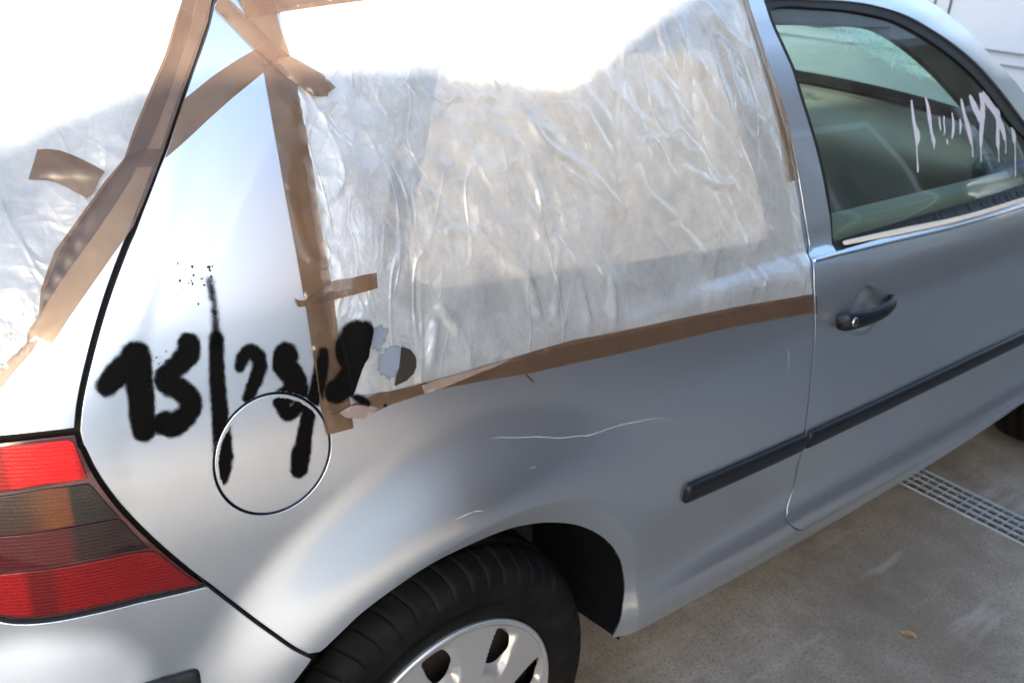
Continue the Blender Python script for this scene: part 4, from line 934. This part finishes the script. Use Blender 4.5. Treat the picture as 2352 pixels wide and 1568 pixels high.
# interior
pr=[(2.44,.955),(2.30,.950),(2.16,.925),(2.085,.895),(2.065,.865),(2.08,.82),(2.13,.72),(2.2,.55),(2.24,.35)]
loft('dashboard',[[(x-.02*abs(t)*0,y,z) for x,z in pr]+[(2.5,y,.35),(2.5,y,.95)] for t,y in ((-1,-.74),(0,-.3),(0,.3),(1,.74))],'dash',car)
for sx in (-1,):
    rings=[[(2.05+.0+.10*math.cos(a)*k,-.60+.085*math.sin(a)*k,.905+.045*q) for a in [2*math.pi*i/24 for i in range(24)]] for k,q in ((1,-.6),(1.05,0),(.98,.5),(.7,.8),(.3,.95))]
    pod=loft('vent_pod',rings,'trim',car)
    loft('air_vent',[[(2.16+.045*math.cos(a),-.55+.035*math.sin(a),z) for a in [2*math.pi*i/24 for i in range(24)]] for z in (.92,.934)],'black',car)
def cushion(name,dims,rot,loc,mat,parent,bev=.05):
    o=boxobj(name,dims,mat,parent,bev); o.location=loc; o.rotation_euler=rot; return o
for y in (-.37,.37):
    seat=bpy.data.objects.new('front_seat',None); COL.objects.link(seat); seat.parent=car; seat.location=(1.25,y,.34)
    cushion('seat_cushion',(-.22,.28,-.25,.25,0,.16),(0,R(-6),0),(.05,0,.08),'seat',seat)
    cushion('backrest',(-.06,.06,-.24,.24,0,.60),(0,R(-20),0),(-.20,0,.16),'seat',seat)
    cushion('headrest',(-.045,.045,-.14,.14,0,.17),(0,R(-14),0),(-.43,0,.77),'seat',seat,.035)
rs=bpy.data.objects.new('rear_seat',None); COL.objects.link(rs); rs.parent=car; rs.location=(.2,0,.34)
cushion('seat_cushion',(-.2,.32,-.55,.55,0,.2),(0,R(-4),0),(.1,0,.05),'seat',rs)
cushion('backrest',(-.07,.07,-.55,.55,0,.58),(0,R(-16),0),(-.12,0,.2),'seat',rs)
for y in (-.36,.36): cushion('headrest',(-.05,.05,-.13,.13,0,.17),(0,R(-8),0),(-.22,y,.74),'seat',rs,.04)
# inner trim panel under the quarter window and shelf
panel('side_trim',lin([(-.12,.60),(.86,.60),(.86,.925),(.4,.905),(.0,.885),(-.16,.93),(-.20,1.28),(-.16,1.30),(-.33,1.30),(-.4,1.0),(-.4,.6)],.03),'innertrim',car,step=.04,off=-.075,rim=0)
boxobj('parcel_shelf',(-.55,-.06,-.62,.62,.90,.92),'seat',car,.005)
# headliner
V=[];F=[]
for i in range(20):
    x=-.15+1.5*i/19
    for j in range(13):
        t=-1+2*j/12; V.append(Vector((x,t*.60,1.355+.07*(1-t*t)-.03*sstep(1.0,1.35,x))))
for i in range(19):
    for j in range(12): a=i*13+j; F.append([a,a+1,a+14,a+13])
obj('headliner',mesh('headliner',V,F),'trimbeige',car)
V=[];F=[]
rearv=boxobj('sun_visor',(1.16,1.32,-.50,-.16,1.285,1.305),'trimbeige',car,.008)
# rear-view mirror and steering wheel
boxobj('interior_mirror',(1.60,1.63,-.13,.13,1.235,1.30),'trim',car,.012)
t_=[(1.86+.06*math.sin(a)*.6+.0,.37+.185*math.cos(a),.86+.175*math.sin(a)) for a in [2*math.pi*k/40 for k in range(41)]]
sw=tube('steering_wheel',t_,.015,'black',car,8)
for a in (.0,math.pi,-math.pi/2): tube('spoke',[(1.88,.37,.86),(1.86+.036*math.sin(a),.37+.18*math.cos(a),.86+.17*math.sin(a))],.016,'black',sw,6)
# door mirror
mr=loft('door_mirror',[[(1.93+.02*q+.07*math.cos(a)*k,-.90+.085*math.sin(a)*k*1.1-.0,.985+.075*math.sin(a+1.57)*k*0+.0) for a in [0]] for k,q in ((1,0),)],'trim',car) if False else None
rings=[]
for k,x in ((.75,1.90),(1,1.915),(1,1.96),(.8,2.02),(.35,2.05)):
    rings.append([(x,-.945+.10*k*math.copysign(abs(math.cos(a))**.6,math.cos(a)),1.0+.062*k*math.copysign(abs(math.sin(a))**.6,math.sin(a))) for a in [2*math.pi*i/28 for i in range(28)]])
mir=loft('door_mirror',rings,'paint',car)
tube('mirror_foot',[(1.97,-.80,.955),(1.965,-.85,.965),(1.96,-.88,.97)],.02,'trim',mir,8)
# other side of the car
far=bpy.data.objects.new('left_side',None); COL.objects.link(far); far.parent=car
for o in list(car.children):
    if o.type=='MESH' and o.name.split('.')[0] in ('quarter_panel','tailgate','tail_lamp','rear_bumper','roof','door','front_wing','door_glass','pillar_inner','pillar_trim','side_trim','inner_shell','quarter_window_seal','fuel_flap'):
        if o.name.startswith('roof'): continue
        mirror(o,far)
mirror(roof,far)
for x in (0,2.511):
    rings=[[(x+r*math.cos(t),yy,.303+r*math.sin(t)) for t in [2*math.pi*k/48 for k in range(48)]] for r,yy in ((.05,.83),(.2,.84),(.27,.845),(.305,.80),(.31,.70),(.28,.66))]
    loft('wheel',rings,'tyre',far)
crack_set(.53,-.42,34,.24,150,'crack_web')
crack_set(.46,-.20,22,.20,70,'crack_web')
# ================================================================ plastic sheets and tape
CRE=D['creases']
def crease_h(u,z):
    h=0
    for c,amp,wd in CREF:
        if not (c[4]-.03<u<c[5]+.03 and c[6]-.03<z<c[7]+.03): continue
        d=edist(c[0],u,z,False)
        if d<wd*3: h=max(h,amp*(math.exp(-(d/wd)**2)))
    return h
CREF=[]
rndc=random.Random(11)
for c in CRE:
    cc=crom(c,.015); CREF.append(((cc,0,0,0,min(p[0] for p in cc),max(p[0] for p in cc),min(p[1] for p in cc),max(p[1] for p in cc)),rndc.uniform(.003,.0055),rndc.uniform(.0035,.0065)))
for k in range(46):
    u0=rndc.uniform(.05,.75); z0=rndc.uniform(.93,1.33); a=rndc.gauss(-1.05,.5); ln=rndc.uniform(.03,.14)
    cc=[(u0+ln*t*math.cos(a)+.004*math.sin(t*5+k),z0+ln*t*math.sin(a)) for t in (0,.33,.66,1)]
    CREF.append(((cc,0,0,0,min(p[0] for p in cc),max(p[0] for p in cc),min(p[1] for p in cc),max(p[1] for p in cc)),rndc.uniform(.0008,.0028),rndc.uniform(.002,.005)))
fs=dedupe(D['film_side'])
def film_disp(u,z):
    e=edist(fs,u,z); k=sstep(0,.035,e)
    n=noise.noise(Vector((u*9,0,z*9)))*.004+noise.noise(Vector((u*26,3,z*20)))*.0022
    nv=abs(noise.noise(Vector((u*14+z*10,5,z*5))))
    return .0012+k*(.004+n+.004*(nv)+crease_h(u,z))
film=panel('plastic_sheet',lin(fs,.01),'film',None,step=.0062,off=.0,rim=0,disp=film_disp,auto=True)
tag(film,'crumpled clear plastic sheet taped over the rear side window','plastic sheet')
fl=D['film_fold_line']
# double layer along the left of the sheet
dl=dedupe([(p[0],p[1]) for p in D['film_side'][0:10]])
fh=dedupe(D['film_hatch']+[(-.62,1.03),(-.80,1.02),(-1.0,1.03),(-1.0,1.38),(-.45,1.39)])
def filmh_disp(u,z):
    e=edist(fh,u,z); k=sstep(0,.03,e)
    a=(u*.8+z*.6)
    return .0012+k*(.003+.004*abs(noise.noise(Vector((u*30-z*12,2,z*6))))+.005*abs(noise.noise(Vector((u*9,4,z*7)))))
film2=panel('plastic_sheet',lin(fh,.012),'film2',None,step=.008,off=0,rim=0,disp=filmh_disp,auto=True)
tag(film2,'clear plastic sheet covering the tailgate window at the left edge','plastic sheet')
def tape(poly,off,label,wr=.0012,seed=0,name='tape_strip',mat='tape',step=.0055,smooth=False,parent=None,onfilm=True,onhatch=True):
    pl=dedupe(D[poly] if isinstance(poly,str) else poly)
    pl=lin(pl,.006)
    cx=sum(p[0] for p in pl)/len(pl); cz=sum(p[1] for p in pl)/len(pl)
    th=.5*math.atan2(2*sum((p[0]-cx)*(p[1]-cz) for p in pl),sum((p[0]-cx)**2-(p[1]-cz)**2 for p in pl)); ca,sa=math.cos(th),math.sin(th)
    def dsp(u,z):
        e=edist(pl,u,z); k=sstep(0,.006,e)
        a=(u-cx)*ca+(z-cz)*sa; t=-(u-cx)*sa+(z-cz)*ca
        n1=1-min(1,abs(noise.noise(Vector((a*5+seed*3,t*34,seed*2.3))))/.10)
        n2=1-min(1,abs(noise.noise(Vector((a*22+t*18,t*16-a*8,seed*5.1+9))))/.07)
        n3=noise.noise(Vector((a*14,t*20,seed+31)))
        h=k*wr*1.35*(1.1*n1*n1+.45*n2*n2*(1 if n3>0 else .1)+.5*(n3+.5))
        return h+(film_disp(u,z)+.0010 if onfilm and inside(fs,u,z) else 0)+(filmh_disp(u,z)*.6 if onhatch and inside(fh,u,z) else 0)
    o=panel(name,pl,mat,parent,step=step,off=off,rim=.0004,bev=.0001,disp=dsp,auto=True)
    if label: tag(o,label,'tape')
    return o
tape('tape_roof',0.0006,'brown packing tape along the roof edge above the side window',.001,1)
tape('tape_vert',0.0012,'long upright brown tape strip right of the fuel flap, ending below the digits',.0009,2)
tape('tape_hatch_upper',0.0010,'upper brown tape strip along the tailgate gap, reaching the roof',.0013,3)
tape('tape_hatch_lower',0.0024,'wrinkled lower brown tape strip beside the tailgate gap above the tail lamp',.0017,4)
tape('tape_pillar_diag',0.0006,'slanting brown tape strip crossing the rear pillar below the bright triangle',.0011,5)
tape('tape_apex_vert',0.0018,'short brown tape piece at the roof, above the long upright strip',.001,6)
tape('tape_apex_diag',0.0028,'diagonal brown tape strip from the roof corner with a curled lower end',.0014,7)
cl=tape('tape_clip',0.0028,'short level brown tape piece crossing the long upright strip',.0013,8)
tb=tape('tape_bottom',0.0014,'long brown tape strip under the plastic sheet running to the door edge',.0013,9)
tape('tape_bottom_fold1',0.0034,None,.0008,10,'folded_edge','tape_back',parent=tb)
tape('tape_bottom_fold2',0.0038,None,.001,11,'folded_end','tape_back',parent=tb)
tape('tape_front',0.0042,'narrow upright brown tape strip beside the door pillar',.0009,12)
tape('tape_hatch_piece',0.0047,'short crumpled brown tape scrap on the tailgate plastic sheet',.0026,13)
tape('tape_hatch_torn',0.0006,'torn shiny tape remnant above the tail lamp at the left edge',.0024,14,mat='tape_back')
tape('tape_door_end',.0012,'tiny torn end of brown tape stuck to the door edge',.0005,15)
# ================================================================ sprayed digits
def decal(name,strokes,off,mat,parent,clip=None,soft=.0085,step=.0016,extra=None,film_on=False,wob=.0012,gain=1.):
    xs=[];zs=[]
    S_=[]
    for pts,hw in strokes:
        cc=crom([(p[0],p[1],h) for p,h in zip(pts,hw)],.004) if len(pts)>1 else [(pts[0][0],pts[0][1],hw[0])]
        S_.append(cc); xs+=[p[0]-p[2]-.014 for p in cc]+[p[0]+p[2]+.014 for p in cc]; zs+=[p[1]-p[2]-.014 for p in cc]+[p[1]+p[2]+.014 for p in cc]
    x0_,x1_,z0_,z1_=min(xs),max(xs),min(zs),max(zs); nx=int((x1_-x0_)/step)+2; nz=int((z1_-z0_)/step)+2
    cov={}
    for cc in S_:
        for (u,z,h) in cc:
            rr=h+.014
            for i in range(max(0,int((u-rr-x0_)/step)),min(nx,int((u+rr-x0_)/step)+2)):
                for j in range(max(0,int((z-rr-z0_)/step)),min(nz,int((z+rr-z0_)/step)+2)):
                    d=math.hypot(x0_+i*step-u,z0_+j*step-z)-h+wob*noise.noise(Vector((i*step*150,j*step*150,3)))
                    cv=1/(1+math.exp(d/(soft*.42))) if d<.012 else 0
                    cv*=gain
                    if cv>cov.get((i,j),0): cov[(i,j)]=cv
    if extra: extra(cov,x0_,z0_,step)
    if clip:
        for k in list(cov):
            if not clip(x0_+k[0]*step,z0_+k[1]*step): cov[k]=0.
    V=[];F=[];C=[];ix={}
    def vid(k):
        if k not in ix:
            u,z=x0_+k[0]*step,z0_+k[1]*step; ix[k]=len(V); V.append(vP(u,z)+vN(u,z)*(off+(film_disp(u,z) if film_on and inside(fs,u,z) else 0))); C.append(cov.get(k,0))
        return ix[k]
    for (i,j) in list(cov):
        q=[(i,j),(i+1,j),(i+1,j+1),(i,j+1)]
        if max(cov.get(k,0) for k in q)>.04: F.append([vid(k) for k in q])
    me=mesh(name,V,F); at=me.attributes.new('cov','FLOAT','POINT'); at.data.foreach_set('value',C)
    return obj(name,me,mat,parent)
infuel=lambda u,z: math.hypot((u-fc[0])/.0695,(z-fc[1])/.0705)
out_f=lambda u,z: infuel(u,z)>1.035
in_f=lambda u,z: infuel(u,z)<.935
K=.00047
def hw(*a): return [k*K*.3418 for k in a]
tv=dedupe(D['tape_vert'])
onq=lambda u,z: out_f(u,z) and not inside(tv,u,z)
decal('spray_digit',[(D['s1a'],hw(55,68,60,70)),(D['s1b'],hw(88,76,72,66,62))],.0005,'spray',qp,out_f)
decal('spray_digit',[(D['s5'],hw(62,66,58,62,62,62,66,64,72,70))],.0005,'spray',qp,out_f)
decal('spray_slash',[(D['sl'][3:],hw(36,40,44,48,54,56,54,36))],.0005,'spray',qp,out_f)
decal('spray_slash_faint',[(D['sl'][:4],hw(34,28,30,40))],.0005,'spray',qp,out_f,soft=.009,gain=.62)
decal('spray_digit',[(D['s2'],hw(26,36,40,42,40,38,30))],.0005,'spray',qp,out_f)
decal('spray_digit',[(D['s9'],hw(82,76,72,78,66,58,40,40,40,44))],.0005,'spray',qp,onq)
decal('spray_slash',[(D['s9t'],hw(30,40,44,44,50,58,64,58))],.0005,'spray',qp,onq)
decal('spray_digit',[(D['sl'][3:],hw(36,40,44,48,54,56,54,36))],.0003,'spray',ff,in_f)
decal('spray_digit',[(D['s9'],hw(82,76,72,78,66,58,40,40,40,44)),(D['s2'],hw(26,36,40,42,40,38,30))],.0003,'spray',ff,in_f)
decal('spray_digit',[(D['s9t'],hw(30,40,44,44,50,58,64,58))],.0003,'spray',ff,in_f)
tv_in=lambda u,z: inside(tv,u,z) and out_f(u,z)
vt=next(o for o in bpy.data.objects if o.get('label','').startswith('long upright'))
decal('spray_slash',[(D['s9t'],hw(30,40,44,44,50,58,64,58))],.0040,'spray',vt,tv_in)
def hA(*a): return [k*K*.2442 for k in a]
e8=D['s8edge']
def left8(u,z):
    zz=sorted(e8,key=lambda p:p[1])
    if z>zz[-1][1]: return u<zz[-1][0]
    if z<zz[0][1]: return u<zz[0][0]
    for a,b in zip(zz,zz[1:]):
        if a[1]<=z<=b[1]: return u<a[0]+(b[0]-a[0])*(z-a[1])/(b[1]-a[1]+1e-9)
    return True
s8=[(D['s8'],hA(165,150,120,100,105,115,105)),(D['s8b'],hA(120,110,100,90,80))]
decal('spray_digit',s8,.0040,'spray',film,left8,film_on=True)
pl0=D['s0b']
def poly_cov(cov,x0_,z0_,st):
    for k in list(cov):
        u,z=x0_+k[0]*st,z0_+k[1]*st; e=edist(pl0,u,z)*(1 if inside(pl0,u,z) else -1); cov[k]=1/(1+math.exp(-e/.0006))
decal('reflection_tint',[([D['s0grey'][0],D['s0grey'][1]],hA(125,120))],.0012,'ghost',film,film_on=True,wob=.006)  # blue reflection of the clear film, painted on as a decal
decal('reflection_tint',[([(e8[0][0]+.010,e8[0][1]-.010),(e8[2][0]+.010,e8[2][1])],hA(70,50))],.0010,'ghost',film,film_on=True,wob=.006,clip=lambda u,z:not left8(u,z))  # more of the painted blue reflection, beside the digit's cut edge
decal('spray_remnant',[(pl0[:4]+[D['s0'][0]],[.02]*5)],.0020,'sprayfilm',film,extra=poly_cov,film_on=True)
decal('spray_smudge',[(D['smud'],hA(16,26,16))],.0048,'spray',tb,soft=.007,film_on=True)
decal('spray_blob',[(D['blob'],hA(16))],.0045,'spray',tb,soft=.001,step=.0009)
for nm,n_,sp_ in (('sp1',34,.020),('sp2',10,.012)):
    c=D[nm][0]; st=[]
    for k in range(n_): st.append(([(c[0]+random.gauss(0,sp_*.55),c[1]+random.gauss(0,sp_*.5))],[random.choice((.0003,.0004,.0006,.0009))]))
    decal('spray_speckle',st,.0005,'spray',qp,out_f,soft=.0007,step=.0008)
# scratches on the quarter panel and door
for nm,wd in (('scr1',.00055),('scr2',.0006),('scr3',.0005),('scr4',.0005),('scr5',.0004),('scr6',.0005),('scr7',.0004),('scr8',.0006)):
    cc=crom(D[nm],.006); V=[];F=[]
    for k,(u,z) in enumerate(cc):
        a=cc[min(k+1,len(cc)-1)]; b=cc[max(k-1,0)]; tx,tz=a[0]-b[0],a[1]-b[1]; l=math.hypot(tx,tz) or 1
        h=wd*.85*(.25+.75*math.sin(math.pi*min(1,(k+.5)/len(cc)))**.5)*(.7+.5*noise.noise(Vector((k*.7,wd*1e4,0))))
        for s_ in (-1,1): q=(u-tz/l*h*s_,z+tx/l*h*s_); V.append(vP(*q)+vN(*q)*.0004)
    for k in range(len(cc)-1): F.append([2*k,2*k+2,2*k+3,2*k+1])
    obj('scratch',mesh('scratch',V,F,True,[vN(*cc[i//2]) for i in range(len(V))]),'scratch',qp)
tw=tube('twig',[vP(*p)+vN(*p)*o_ for p,o_ in zip(crom(D['twig'],.008),[.004]*9)],.0011,'twig',None,6)
tag(tw,'thin dark twig sticking out under the long bottom tape','twig')
